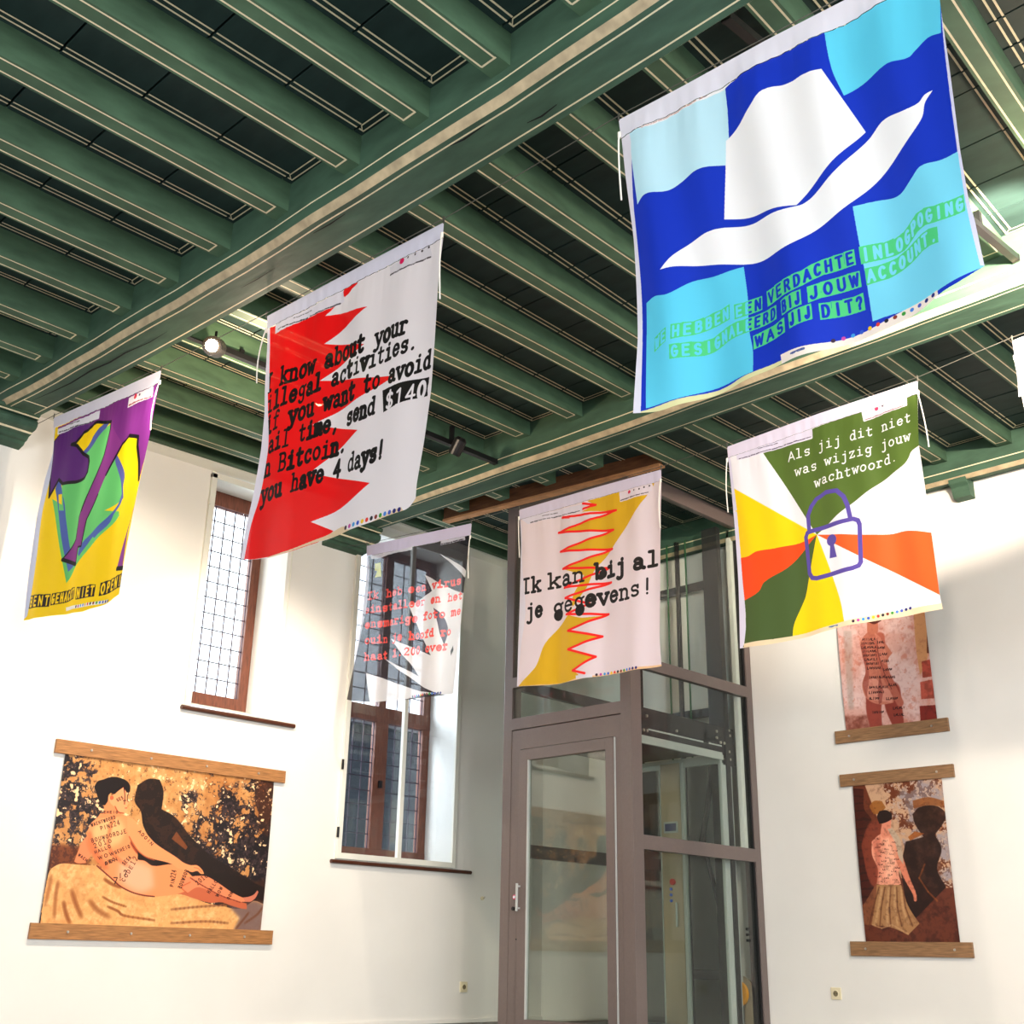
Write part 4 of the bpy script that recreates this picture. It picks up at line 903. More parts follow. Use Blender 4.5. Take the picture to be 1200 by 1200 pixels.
# --- reclining figure, large print on the left wall
q2 = cv((20, 860), 7.5); q3 = cv((200, 880), 5); q4 = cv((20, 1000), 7.5); q5 = cv((0, 680), 2.3077)
a = Art('y', Y0, [(74, 886), (321, 915), (305, 1090), (47, 1082)], 1150, (196, 150, 96))
n1, n2, n3, n4 = a.noise(6, 5, 1), a.noise(14, 5, 2), a.noise(40, 4, 3), a.noise(5, 4, 8)
xx = np.linspace(0, 1, a.W)[None, :]; yy = np.linspace(0, 1, a.H)[:, None]
n5 = a.noise(90, 3, 77); a.over((n3-.3)*1.2, (236, 204, 158)); a.over(np.clip((n1-.5)*9, 0, 1)*(xx > .3)*.55*np.clip((n3-.3)*4, 0, 1), (156, 100, 46))
dk = np.clip((n2*.42+n3*.36+n5*.2+n1*.3+np.clip(xx-.55, 0, 1)*.75+np.clip(.30-xx, 0, 1)*.5+np.clip(yy-.72, 0, 1)*-.3-.70)*20, 0, 1); a.over(dk, (38, 32, 36)); a.over(dk*np.clip((n5-.5)*8, 0, 1)*.55, (104, 92, 92)); a.over(np.clip((n5-.62)*12, 0, 1)*(1-dk)*.6, (96, 66, 44))
a.over(np.clip((n4-.52)*8, 0, 1)*(xx > .55)*.5, (120, 72, 34)); a.over(np.clip((n3*.6+n5*.4-.6)*16, 0, 1), (244, 214, 172))
a.over(a.region(q3((300, 780), (560, 760), (560, 900), (300, 900)), 6)*.8, (70, 44, 24)); a.over(a.region(q2((270, 960), (620, 1000), (620, 1180), (260, 1190)), 10)*.8, (110, 60, 24))
# shadow of the sitter printed in the photograph
sh = (40, 24, 14)
a.over(a.region(q5((370, 555), (400, 538), (430, 540), (440, 570), (435, 620), (470, 640), (510, 690), (560, 740), (640, 790), (700, 830), (690, 870), (600, 850), (500, 775), (420, 720), (385, 665), (378, 625), (362, 600)), 3)*(.86+.14*(n3 > .5)), sh)
a.over(a.region(q5((462, 700), (475, 680), (505, 722), (500, 730)), 2)*.8, (150, 96, 48))
# cloth-covered couch
def curve(P, sub=6):
    P = np.array(P, float); Q = np.vstack([2*P[0]-P[1], P, 2*P[-1]-P[-2]]); o = []
    for i in range(1, len(Q)-2):
        for k in range(sub):
            t = k/sub; o.append(tuple(.5*((2*Q[i])+(-Q[i-1]+Q[i+1])*t+(2*Q[i-1]-5*Q[i]+4*Q[i+1]-Q[i+2])*t*t+(-Q[i-1]+3*Q[i]-3*Q[i+1]+Q[i+2])*t**3)))
    return o+[tuple(P[-1])]
fab = q4((190, 700), (215, 480), (250, 260), (280, 150), (330, 110), (380, 92), (500, 100), (620, 108), (690, 112), (760, 180), (840, 250), (920, 310), (1020, 345), (1120, 372), (1200, 382))+q3((40, 840), (130, 862), (200, 890), (300, 912), (400, 925), (450, 900), (480, 880), (540, 900), (525, 1060))
R = a.region(fab, 1); a.over(R, (226, 180, 124)); a.over(R*np.clip((n3-.45)*4, 0, 1)*.5, (244, 210, 162)); a.over(R*np.clip((n5-.5)*4, 0, 1)*.35, (196, 142, 90)); a.over(R*np.clip((n1-.5)*5, 0, 1)*.4, (190, 138, 86))
a.over(a.region(q3((330, 905), (450, 890), (480, 880), (540, 900), (525, 1060), (360, 1060), (400, 980)), 8)*.75, (108, 98, 106))
for pts, wd, al in ((((350, 250), (330, 380), (320, 560)), 3, .4), (((470, 330), (510, 450), (560, 560)), 3.5, .45), (((400, 430), (420, 520), (455, 610)), 3, .5), (((745, 385), (830, 430), (950, 470)), 1.6, .7), (((790, 470), (880, 510), (940, 550), (1200, 590)), 1.8, .75), (((630, 420), (700, 500), (800, 560)), 4, .35), (((760, 230), (820, 270), (900, 300)), 2.4, .7), (((290, 200), (270, 320), (240, 450)), 3, .3)):
    a.stroke(curve(q4(*pts)), wd, (150, 96, 52), al, 1.6)
for pts in (((0, 930), (150, 915), (300, 905)), ((0, 1010), (200, 1000), (330, 1010)), ((380, 1040), (420, 990), (450, 950)), ((430, 1010), (500, 960), (530, 920))): a.stroke(curve(q3(*pts)), 2.0, (120, 78, 50), .5, 1.6)
skin, skl, skd = (232, 160, 112), (250, 198, 152), (190, 104, 66)
a.over(a.region(q2((960, 860), (1060, 1000), (1200, 1100))+q3((30, 650), (160, 720), (80, 760), (0, 740))+q2((1060, 1110)), 1), (34, 16, 10))
a.over(a.region(q3((200, 720), (330, 720), (540, 800), (535, 880), (500, 870), (420, 850), (300, 770)), 3)*.9, (38, 22, 14))
# propping arm, far leg, near leg, torso, reaching arm, head
a.over(a.region(q2((612, 890), (560, 950), (520, 1040), (490, 1125), (520, 1140), (590, 1138), (640, 1060), (650, 980)), 2), (226, 150, 108))
a.over(a.region(q3((0, 838), (60, 842), (140, 868), (230, 892), (290, 888), (340, 905), (410, 925), (440, 928), (438, 895), (390, 882), (300, 850), (180, 800), (60, 770), (0, 760)), 2), (198, 118, 84))
torso = q2((720, 700), (690, 742), (640, 785), (612, 845), (600, 915), (612, 985), (640, 1050), (680, 1110), (760, 1190))+q4((760, 168), (830, 228), (900, 288), (1000, 338), (1100, 366), (1200, 378))+q3((40, 838), (90, 820), (110, 770), (130, 745), (100, 715), (60, 680), (0, 665))+q4((1180, 110), (1110, 66), (1050, 60))+q2((1052, 1060), (1040, 1030), (1000, 975), (972, 905), (1010, 900), (1040, 860), (1010, 762), (960, 728), (880, 712))
a.over(a.region(torso, 2), skin)
a.over(a.region(q3((90, 835), (60, 800), (80, 745), (130, 735), (200, 735), (280, 780), (350, 828), (420, 862), (450, 868), (440, 885), (380, 885), (300, 858), (200, 812), (150, 800)), 2), (228, 152, 112))
a.over(a.region(q3((415, 860), (450, 855), (480, 842), (500, 818), (507, 828), (490, 862), (460, 885), (430, 885)), 1), (206, 136, 112))
arm = q2((960, 730), (1010, 750), (1060, 808), (1110, 858), (1170, 925), (1210, 965))+q3((30, 625), (70, 655), (110, 670), (150, 672), (180, 700), (190, 722), (170, 722), (150, 705), (120, 712), (90, 702), (40, 690), (0, 664))+q2((1180, 1100), (1120, 1080), (1060, 1040), (1005, 970), (975, 905), (960, 830))
a.over(a.region(arm, 2), (238, 166, 118)); a.stroke(curve(q2((975, 905), (1010, 965), (1060, 1035), (1130, 1088), (1200, 1112))), 1.1, skd, .7, .8); a.stroke(curve(q3((130, 685), (155, 690), (175, 712))), .7, skd, .6)
# modelling of the back and hip (printed tones of the photograph)
a.over(a.region(q2((720, 760), (800, 740), (900, 760), (940, 850), (900, 960), (800, 1000), (700, 1000), (650, 900), (660, 820)), 14)*.55, (252, 206, 156))
a.over(a.region(q4((900, 60), (1050, 70), (1180, 130), (1200, 300), (1080, 350), (960, 300), (880, 200)), 16)*.6, (250, 200, 178))
a.over(a.region(q2((610, 860), (640, 860), (680, 1000), (740, 1100), (800, 1190), (740, 1190), (640, 1060), (600, 960)), 6)*.5, (206, 110, 70)); a.stroke(curve(q2((830, 760), (800, 860), (790, 980), (850, 1080), (960, 1160))), 3, (206, 122, 80), .35, 2)
a.stroke(curve(q4((690, 112), (760, 172), (830, 232), (900, 292), (1000, 343), (1100, 370), (1200, 382))), 1.2, (110, 30, 20), .75, .6); a.stroke(curve(q3((110, 770), (60, 800), (95, 838))), 1.2, skd, .6, 1); a.stroke(curve(q3((110, 745), (180, 790), (290, 850), (400, 888))), 1.2, (120, 50, 36), .65, .8)
a.stroke(curve(q2((990, 960), (1020, 1010), (1050, 1050))), 1.8, (160, 70, 40), .5, 1)
a.over(a.region(q2((760, 600), (800, 560), (880, 640), (900, 700), (940, 715), (880, 730), (780, 740), (700, 745), (745, 700)), 2), (228, 154, 108))
a.over(a.region(q2((790, 560), (850, 530), (880, 500), (930, 470), (958, 520), (962, 590), (972, 615), (958, 640), (955, 682), (930, 700), (885, 692), (850, 650), (810, 610)), 1), (240, 172, 126))
a.stroke(curve(q2((850, 640), (880, 690), (930, 702))), 1.0, (150, 60, 30), .6, .8); a.dot(q2((822, 565))[0], 2.1, (206, 116, 80)); a.stroke(q2((925, 590), (950, 588)), .9, (40, 16, 14), .8); a.stroke(q2((940, 655), (956, 655)), .8, (170, 50, 40), .8)
a.over(a.region(q2((668, 470), (700, 420), (750, 405), (820, 382), (900, 390), (960, 420), (986, 460), (984, 512), (958, 520), (925, 472), (880, 505), (850, 532), (812, 522), (792, 548), (788, 590), (762, 632), (735, 625), (705, 580), (688, 525)), 1), (28, 12, 12))
a.stroke(curve(q2((930, 470), (938, 540), (935, 620))), 1.0, (90, 24, 18), .9); a.stroke(curve(q2((975, 510), (960, 560), (966, 600))), .8, (60, 20, 18), .8)
words = ["WACHTWOORD", "PIN224", "BOUWOORDJE", "2019", "HALLO", "WOW", "ZON", "GEHEIM", "SESAM", "CODE12", "ABC", "ADMIN"]
for i, (c, p0, p1, h_) in enumerate(((q2, (640, 820), (860, 745), 3.6), (q2, (720, 850), (900, 800), 4.2), (q2, (640, 960), (960, 870), 4.4), (q2, (660, 1010), (830, 950), 3.6), (q2, (670, 1060), (820, 1000), 3.8), (q2, (700, 1110), (850, 1060), 3.8), (q2, (760, 1160), (880, 1110), 3.8), (q2, (850, 1060), (990, 1000), 3.6), (q2, (930, 1160), (1000, 1090), 4), (q4, (930, 260), (1060, 40), 4.2), (q4, (760, 110), (860, 60), 3.6), (q2, (1050, 860), (1180, 990), 3.4), (q2, (520, 1070), (600, 1130), 3), (q3, (10, 800), (30, 700), 4), (q3, (55, 810), (100, 700), 4), (q3, (150, 790), (215, 735), 3.6), (q3, (220, 840), (270, 765), 4), (q3, (270, 860), (300, 800), 3.6), (q3, (335, 875), (360, 830), 3.4), (q2, (720, 700), (880, 702), 2.6), (q2, (870, 600), (930, 570), 3.4))):
    q = c(p0, p1); wd_ = words[i % len(words)]; dx, dy = q[1][0]-q[0][0], q[1][1]-q[0][1]; L_ = math.hypot(dx, dy); n_ = max(3, min(len(wd_), int(L_/3.0))); wd_ = wd_[:n_]
    upv = (dy/L_*1.0, -dx/L_*1.0)
    for k, ch in enumerate(wd_):
        for st in (CAP.get(ch) or LOW.get(ch) or CAP['O']):
            a.stroke([(q[0][0]+dx*(k+.12+.7*x)/n_+upv[0]*h_*y, q[0][1]+dy*(k+.12+.7*x)/n_+upv[1]*h_*y) for x, y in st], .62, (48, 20, 16), .85)
q = q4((1040, 330), (1190, 180)); [a.stroke([(132+7*(k*.8+x*.6), 1036-4*k-8*y*(1 if k else .9)) for x, y in st], .9, (36, 16, 16)) for k, ch in enumerate("7!?") for st in (CAP.get(ch) or [[(0, 1), (1, 1), (.3, 0)]])]
a.img[:] = a.img**np.array([1.22, 1.34, 1.36], np.float32)
poster('wall_poster', 'wide photo print of a reclining inscribed figure on the left wall', 'y', Y0, (3.395, 5.035, 0.115, 1.185), a,
       [(3.32, 5.125, 1.175, 1.265, 0), (3.34, 5.135, 0.032, 0.127, 0)], OAK, 4)
# --- standing figure with cast shadow, lower print on the right wall
h1 = cv((940, 880), 3.75)
a = Art('x', X0, [(995, 922), (1115, 912), (1131, 1103), (1005, 1101)], 620, (120, 72, 50))
n1, n2, n3 = a.noise(5, 5, 11), a.noise(16, 4, 12), a.noise(40, 3, 13); xx = np.linspace(0, 1, a.W)[None, :]; yy = np.linspace(0, 1, a.H)[:, None]
a.over(a.region(h1((275, 140), (660, 120), (700, 640), (440, 560), (330, 280)), 4), (206, 176, 150)); wl = a.region(h1((360, 140), (660, 120), (690, 620), (480, 520), (430, 350), (380, 260)), 4)
a.over(wl*np.clip((n2+.3*n3-.62)*14, 0, 1), (120, 72, 40)); a.over(wl*np.clip((n1-.5)*10, 0, 1)*.6, (150, 160, 180)); a.over(wl*np.clip((n3-.6)*10, 0, 1), (232, 214, 200))
R = a.region(h1((205, 165), (275, 170), (280, 260), (310, 300), (320, 700), (240, 720)), 3); a.over(R, (84, 42, 30)); a.over(R*(np.sin(yy*130+n1*6) > .75)*.6, (52, 24, 18))
a.over(a.region(h1((230, 690), (440, 620), (690, 600), (720, 845), (240, 845)), 5), (116, 70, 50)); a.over(a.region(h1((230, 690), (720, 640), (720, 845), (240, 845)), 4)*np.clip((n2-.48)*6, 0, 1)*.6, (74, 40, 28))
sh = (46, 24, 14)
a.over(a.region(h1((490, 280), (520, 250), (600, 245), (645, 280), (620, 330), (590, 370), (620, 430), (600, 520), (640, 600), (600, 640), (540, 700), (480, 760), (450, 600), (440, 520), (460, 400), (540, 380), (500, 320)), 4)*np.clip(.62+.6*n2, 0, .97), sh)
a.over(a.region(h1((490, 220), (560, 205), (640, 225), (640, 250), (560, 240), (495, 255)), 3)*.7, (150, 92, 36)); a.over(a.region(h1((470, 380), (500, 355), (545, 365), (480, 395)), 2)*.8, (170, 104, 40))
a.stroke(h1((545, 500), (520, 560), (560, 620), (600, 660)), 1.6, (176, 116, 50), .6, 1.5)
a.over(a.region(h1((300, 245), (320, 222), (355, 222), (372, 250), (350, 275), (320, 280)), 2)*.9, (164, 116, 56))
limb(a, h1((330, 350), (300, 420), (310, 520), (330, 570)), [20, 16, 12, 14], (140, 78, 58)); a.over(a.region(h1((335, 580), (300, 640), (260, 700), (275, 765), (340, 765), (360, 600)), 3)*.8, (150, 108, 78))
sk = (238, 176, 152)
a.over(a.region(h1((345, 370), (375, 358), (410, 375), (430, 420), (440, 480), (430, 540), (440, 585), (400, 600), (335, 585), (340, 520), (315, 460), (313, 400)), 2), sk)
limb(a, h1((405, 390), (430, 470), (465, 560), (500, 630), (502, 655)), [10, 9, 7, 5, 3], (222, 150, 124)); limb(a, h1((378, 300), (372, 365)), [9, 11], (226, 158, 134))
a.over(a.region(h1((335, 290), (345, 266), (375, 262), (398, 275), (400, 300), (385, 310), (360, 320), (345, 322)), 1), (44, 22, 20)); a.over(a.region(h1((380, 345), (400, 340), (430, 380), (445, 440), (450, 500), (430, 470), (415, 410)), 1), (196, 180, 160))
a.over(a.region(h1((335, 590), (440, 590), (470, 680), (520, 760), (470, 810), (430, 790), (390, 775), (350, 770), (310, 765), (330, 660)), 2), (176, 142, 104))
for x in (345, 370, 395, 420, 445): a.stroke(h1((x, 600), (x-8+(x-390)*.4, 690), (x-5+(x-390)*.9, 770)), 1.5, (112, 78, 50), .7, 1)
a.stroke(h1((315, 765), (355, 780), (400, 765), (470, 805)), 1.6, (200, 168, 130), .8, 1)
for i in range(26): q = h1((325+(i*37) % 90, 385+i*7.5))[0]; scribble(a, q, 6, 1.8, i+40, .5, (70, 24, 24))
a.over(a.region(h1((315, 400), (350, 380), (350, 480), (340, 580), (335, 590), (335, 520)), 6)*.5, (196, 112, 92)); a.over(a.region(h1((370, 380), (410, 385), (420, 450), (400, 560), (370, 560), (375, 460)), 8)*.45, (255, 214, 190))
for x in (350, 380, 405, 432): a.stroke(curve(h1((x+8, 600), (x+4+(x-390)*.3, 690), (x+8+(x-390)*.8, 765))), 2.4, (212, 180, 140), .45, 1.5)
a.over(np.clip((n3-.5)*3, 0, 1)*.25, (40, 22, 14)); a.img[:] = a.img**np.array([1.2, 1.35, 1.4], np.float32)
poster('wall_poster', 'lower portrait print of a standing figure with skirt on the right wall', 'x', X0, (3.67, 4.36, 0.115, 1.225), a,
       [(3.575, 4.455, 1.21, 1.30, 0), (3.585, 4.478, 0.033, 0.13, 0)], OAK2, 2)
# --- upper print, mostly behind the padlock cloth
h2 = cv((960, 680), 5)
a = Art('x', X0, [(975, 700), (1095, 690), (1107, 848), (990, 860)], 620, (214, 176, 164))
n1, n2, n3 = a.noise(5, 5, 21), a.noise(16, 4, 22), a.noise(40, 3, 23)
a.over(np.clip((n1-.45)*5, 0, 1)*.6, (232, 214, 210)); a.over(np.clip((n2-.6)*9, 0, 1)*.45, (198, 122, 98)); a.over(a.region(h2((560, 180), (640, 180), (640, 480), (600, 560), (580, 430)), 3), (206, 160, 116)); a.over(a.region(h2((150, 300), (200, 300), (210, 760), (180, 760)), 6)*.5, (160, 160, 150))
for q, c in ((((640, 180), (690, 180), (695, 440), (640, 430)), (104, 64, 44)), (((610, 480), (705, 455), (712, 560), (615, 575)), (186, 96, 78)), (((600, 600), (720, 575), (725, 690), (605, 700)), (190, 104, 84)), (((595, 740), (735, 730), (740, 830), (600, 840)), (132, 50, 40))):
    R = a.region(h2(*q), 2); a.over(R, c); a.over(R*np.clip((n2-.5)*6, 0, 1)*.5, tuple(x*.6 for x in c))
a.over(a.region(h2((150, 800), (330, 790), (420, 900), (150, 900)), 8)*.8*np.clip(n2*1.6, 0, 1), (110, 60, 44))
sk = (196, 134, 112)
limb(a, h2((330, 650), (325, 760), (340, 870)), [18, 16, 12], (156, 84, 70)); limb(a, h2((430, 650), (440, 740), (470, 850)), [19, 17, 11], (150, 76, 62))
a.over(a.region(h2((290, 310), (340, 300), (370, 340), (400, 380), (435, 430), (415, 455), (400, 500), (420, 560), (450, 640), (440, 720), (360, 730), (290, 700), (262, 640), (262, 600), (280, 540), (262, 450), (245, 370)), 2), sk)
a.over(a.region(h2((262, 600), (330, 570), (380, 620), (440, 660), (430, 720), (300, 700)), 4)*.55, (224, 172, 156)); limb(a, h2((360, 340), (360, 430), (390, 540), (440, 640), (480, 720)), [12, 11, 9, 8, 8], (184, 116, 96)); limb(a, h2((318, 230), (320, 300)), [11, 12], (190, 128, 104)); a.over(a.region(h2((290, 180), (350, 180), (370, 240), (330, 260), (295, 250)), 2), (90, 50, 40))
a.over(a.region(h2((250, 380), (275, 360), (290, 480), (300, 560), (285, 690), (264, 610), (280, 540), (262, 450)), 5)*.5, (140, 76, 66)); a.over(a.region(h2((330, 310), (365, 340), (395, 420), (400, 500), (370, 480), (350, 400)), 4)*.5, (228, 172, 150)); a.over(a.region(h2((360, 560), (380, 640), (372, 720), (355, 730), (350, 640)), 4)*.5, (120, 60, 54))
a.stroke(curve(h2((345, 345), (352, 430), (385, 540), (430, 640))), .8, (90, 44, 40), .7, 1)
for i, (x, y, w_) in enumerate(((262, 345, 15), (255, 368, 16), (258, 392, 17), (262, 415, 17), (268, 438, 16), (276, 462, 15), (284, 486, 15), (290, 512, 16), (300, 566, 20), (300, 625, 22), (300, 655, 18), (300, 690, 12), (318, 770, 14), (345, 360, 9), (352, 392, 8), (362, 430, 9), (372, 470, 9), (385, 520, 10), (398, 565, 11), (410, 610, 10), (400, 690, 14), (440, 745, 14), (445, 785, 12))):
    scribble(a, h2((x, y))[0], w_, 2.8, i+80, .75, (34, 16, 20), rot=-.05)
a.over(np.clip((n3-.5)*3, 0, 1)*.18, (120, 60, 50)); a.img[:] = a.img**np.array([1.1, 1.25, 1.25], np.float32)
poster('wall_poster', 'upper portrait print of a standing figure seen from behind, partly hidden by the padlock cloth', 'x', X0, (3.655, 4.375, 1.60, 2.83), a,
       [(3.575, 4.46, 2.81, 2.90, 0), (3.575, 4.465, 1.53, 1.625, 0)], OAK2, 2)
# ------------------------------------------------------------------ small wall things
def socket(label, axis, c, z):
    d = X0 if axis == 'x' else Y0
    th = thing('wall_socket', label, 'socket', (d, c, z-.04) if axis == 'x' else (c, d, z-.04))
    def bb(a0, a1, z0, z1, o0, o1, bev): return box(d-o1, d-o0, a0, a1, z0, z1, bev=bev) if axis == 'x' else box(a0, a1, d-o1, d-o0, z0, z1, bev=bev)
    obj('cover_plate', bb(c-.04, c+.04, z-.04, z+.04, 0, .009, .003), IVORY, th)
    P = (lambda o: (d-o, c, z)) if axis == 'x' else (lambda o: (c, d-o, z))
    obj('socket_ring', tube([P(.008), P(.013)], .024, seg=20), IVORY, th); obj('socket_well', tube([P(.0125), P(.0138)], .019, seg=20), mat('socket_shade', (120, 108, 80), .6), th)
    for s in (-.009, .009):
        q = (lambda o: (d-o, c+s, z)) if axis == 'x' else (lambda o: (c+s, d-o, z)); obj('socket_hole', tube([q(.0135), q(.0146)], .003, seg=8), BLACK, th)
socket('ivory wall socket low on the left wall, under the tall window', 'y', 7.06, -0.26)
socket('ivory wall socket low on the right wall, under the standing figure print', 'x', 4.63, -0.22)
p = on_y(565, 1053, Y0); t = thing('wall_hook', 'small round white hook on the left wall beside the lift', 'hook', tuple(p))
obj('hook_disc', tube([(p[0], 7.52, p[2]), (p[0], 7.508, p[2])], .016, seg=14), IVORY, t); obj('hook_peg', tube([(p[0], 7.51, p[2]), (p[0], 7.49, p[2]), (p[0], 7.485, p[2]+.015)], .004), SCREW, t)
# ------------------------------------------------------------------ track lighting
def track(label, x0, x1, y, z):
    th = thing('lighting_track', label, 'track light', ((x0+x1)/2, y, z if z is not None else 3.2), 'black lighting tracks under the joists')
    zz = (lambda x: z) if z is not None else (lambda x: zjoist(x, y)-.075)
    obj('track_rail', loft([[(x, y-.018, zz(x)), (x, y+.018, zz(x)), (x, y+.018, zz(x)+.035), (x, y-.018, zz(x)+.035)] for x in np.linspace(x0, x1, 7)], [0]*4), BLACK, th)
    for x in (x0, x1): obj('end_cap', box(x-.006, x+.006, y-.02, y+.02, zz(x)-.002, zz(x)+.037, bev=.002), BLACK, th)
    for k in range(3):
        x = x0+(x1-x0)*(k+.5)/3; obj('track_clip', box(x-.015, x+.015, y-.012, y+.012, zz(x)+.033, max(zjoist(x, y)+.04, zz(x)+.05)), BLACK, th)
track('black lighting track along the ceiling behind the red cloth', 2.80, 5.40, 5.585, 3.335)
track('black lighting track along the ceiling behind the blue cloth', 2.82, 5.40, 1.78, None)
def fixture(label, lp, tg, lit=True, r=.045, L=.13):
    lp = Vector(lp); v = (Vector(tg)-lp).normalized(); th = thing('spotlight', label, 'spotlight', tuple(lp), 'track spotlights')
    back = lp-v*0.01; o = obj('lamp_housing', tube([back-v*L, back-v*(L-.02), back-v*.02, back], [r*.6, r, r, r*.96], seg=18), BLACK, th)
    obj('lamp_stem', tube([tuple(back-v*L*.5), (back[0]-v[0]*L*.5, back[1]-v[1]*L*.5, lp[2]+.13)], .008), BLACK, th)
    if lit:
        bm = bmesh.new(); bmesh.ops.create_uvsphere(bm, u_segments=14, v_segments=10, radius=r*.62); bmesh.ops.translate(bm, verts=bm.verts, vec=lp-v*.012+Vector((0, 0, 0))); obj('lamp_bulb', bm, LAMP, th)
fixture('lit track spotlight glaring between the yellow and red cloths', tuple(np.array(on_x(248, 405, 2.95))), (0.8, 3.2, 2.0), r=.06)
fixture('track spotlight hidden behind the red cloth, second along the track', (3.74, 5.46, 3.18), (5.0, 7.5, 0.6))
fixture('dark track spotlight just right of the red cloth', (4.93, 5.52, 3.23), (4.9, 7.5, 0.5), lit=False)
fixture('track spotlight near the right end of the blue cloth', (4.65, 1.15, 3.10), (8.0, 2.5, 0.6))

# ------------------------------------------------------------------ glass lift in the corner
XE, YE, YL = 6.43, 5.19, 6.475; ZB, ZT = -ZF, 3.42; XR = 7.995
lift = thing('glass_lift', 'brown metal framed glass lift standing in the corner of the room', 'lift', (7.2, 5.8, ZB))
P_ = lambda n, *a, **k: obj(n, box(*a, bev=k.get('bev', .004)), k.get('m', TAUPE), lift)
P_('corner_post', XE, XE+.115, YE, YE+.10, ZB, ZT+.12); P_('corner_post', XE, XE+.10, YL-.09, YL, ZB, ZT+.12)
P_('corner_post', XR-.075, XR-.0, YE, YE+.10, ZB, ZT+.12); P_('corner_post', XR-.075, XR, YL-.09, YL, ZB, ZT+.12)
obj('sealing_strip', box(XR-.095, XR-.076, YE+.01, YE+.05, ZB, ZT), BLACK, lift)
# side facing right (plane Y=YE) and the hidden left side
for y0, y1 in ((YE, YE+.05), (YL-.05, YL)):
    for z0, z1 in ((3.42, 3.54), (1.975, 2.062), (0.695, 0.793), (ZB, ZB+.06)):
        P_('transom', XE+.11, XR-.07, y0, y1, z0, z1)
for z0, z1 in ((3.42, 3.54), (1.965, 2.05), (1.632, 1.722)): P_('transom', XE, XE+.05, YE+.095, YL-.085, z0, z1)
for z0, z1 in ((2.06, 3.42), (0.79, 1.977), (ZB+.06, 0.697)):
    obj('glass_pane', box(XE+.115, XR-.095, YE+.02, YE+.026, z0, z1), GLASS, lift); obj('glass_pane', box(XE+.10, XR-.08, YL-.026, YL-.02, z0, z1), GLASS, lift)
for z0, z1 in ((2.05, 3.42), (1.722, 1.966)): obj('glass_pane', box(XE+.02, XE+.026, YE+.10, YL-.09, z0, z1), GLASS, lift)
# door
fr = obj('door_frame', (lambda b: (box(XE+.004, XE+.05, YL-.185, YL-.092, ZB, 1.475, b), box(XE+.004, XE+.05, YE+.098, YE+.155, ZB, 1.475, b), box(XE+.004, XE+.05, YE+.098, YL-.092, 1.475, 1.625, b), b)[-1])(bmesh.new()), TAUPE, lift)
def dbox(y0, y1, z0, z1, m, n, x0=XE-.012, x1=XE+.034, bev=.005, par=None): return obj(n, box(x0, x1, min(y0, y1), max(y0, y1), z0, z1, bev=bev), m, par or lift)
lb = bmesh.new()
for y0, y1, z0, z1 in ((6.20, 6.285, ZB+.02, 1.468), (5.35, 5.425, ZB+.02, 1.468), (5.425, 6.20, 1.385, 1.468), (5.425, 6.20, ZB+.02, -.43)): box(XE-.012, XE+.034, y0, y1, z0, z1, lb, bev=.003)
leaf = obj('door', lb, TAUPE, lift)
dbox(6.205, 6.19, -.43, 1.39, ALU, 'glazing_bead', XE-.010, XE+.02, .002, leaf); dbox(5.349, 5.341, ZB+.02, 1.468, ALU, 'door_edge', XE-.006, XE+.02, .001, leaf)
dbox(6.19, 5.425, -.43, 1.385, GLASSD, 'door_glass', XE+.008, XE+.014, 0, leaf)
h = dbox(6.268, 6.252, .295, .488, ALU, 'door_handle', XE-.05, XE-.036, .003, leaf)
for z in (.315, .468): dbox(6.265, 6.255, z-.006, z+.006, ALU, 'handle_post', XE-.04, XE-.01, 0, leaf)
bt = on_x(603, 1051.5, XE-.012); obj('call_button', tube([(XE-.0, bt[1], bt[2]), (XE-.014, bt[1], bt[2])], .017, seg=16), mat('pink_ring', (216, 70, 110), .4), leaf); obj('button_cap', tube([(XE-.013, bt[1], bt[2]), (XE-.018, bt[1], bt[2])], .010, seg=14), mat('pale_button', (232, 236, 246), .3), leaf)
kb = on_x(602, 1065, XE-.012); obj('key_lock', tube([(XE+.0, kb[1], kb[2]), (XE-.022, kb[1], kb[2])], .014, seg=14), BLACK, leaf)
kb = on_x(605, 1101, XE-.012); obj('key_hole', tube([(XE+.0, kb[1], kb[2]), (XE-.0135, kb[1], kb[2])], .006, seg=10), BLACK, leaf)
# cabin
CX0, CX1, CY0, CY1 = 6.58, 7.72, 5.30, 6.30
for n, (x0, x1, y0, y1, z0, z1) in {'cabin_roof': (CX0, CX1, CY0, CY1, 1.515, 1.56), }.items(): P_(n, x0, x1, y0, y1, z0, z1, m=MAST)
P_('cabin_floor', CX0, CX1, CY0, CY1, ZB+.02, ZB+.06, m=MAST)
# dark lifting frame plate over the cabin with bolts
P_('lifting_plate', 6.56, 7.86, CY0, CY0+.012, 1.575, 1.72, m=MAST, bev=.002); P_('lifting_plate', 6.56, 7.86, CY1-.012, CY1, 1.575, 1.72, m=MAST, bev=.002)
P_('bracket', 7.70, 7.86, CY0-.004, CY0+.01, 1.42, 1.60, m=MAST, bev=.001); P_('bracket', 6.56, 6.76, CY0-.004, CY0+.01, 1.53, 1.60, m=MAST, bev=.001)
P_('cross_beam', 6.62, 6.70, CY0, CY1, 1.56, 1.66, m=MAST); P_('cross_beam', 7.45, 7.52, CY0, CY1, 1.56, 1.66, m=MAST)
for x, z in ((6.74, 1.66), (6.70, 1.55), (6.74, 1.55), (7.10, 1.60), (7.62, 1.67), (7.62, 1.62), (7.79, 1.70), (7.80, 1.66), (7.67, 1.59), (7.72, 1.59), (7.78, 1.53), (7.79, 1.47)):
    obj('bolt', tube([(x, CY0+.002, z), (x, CY0-.012, z)], .011, seg=10), SCREW, lift)
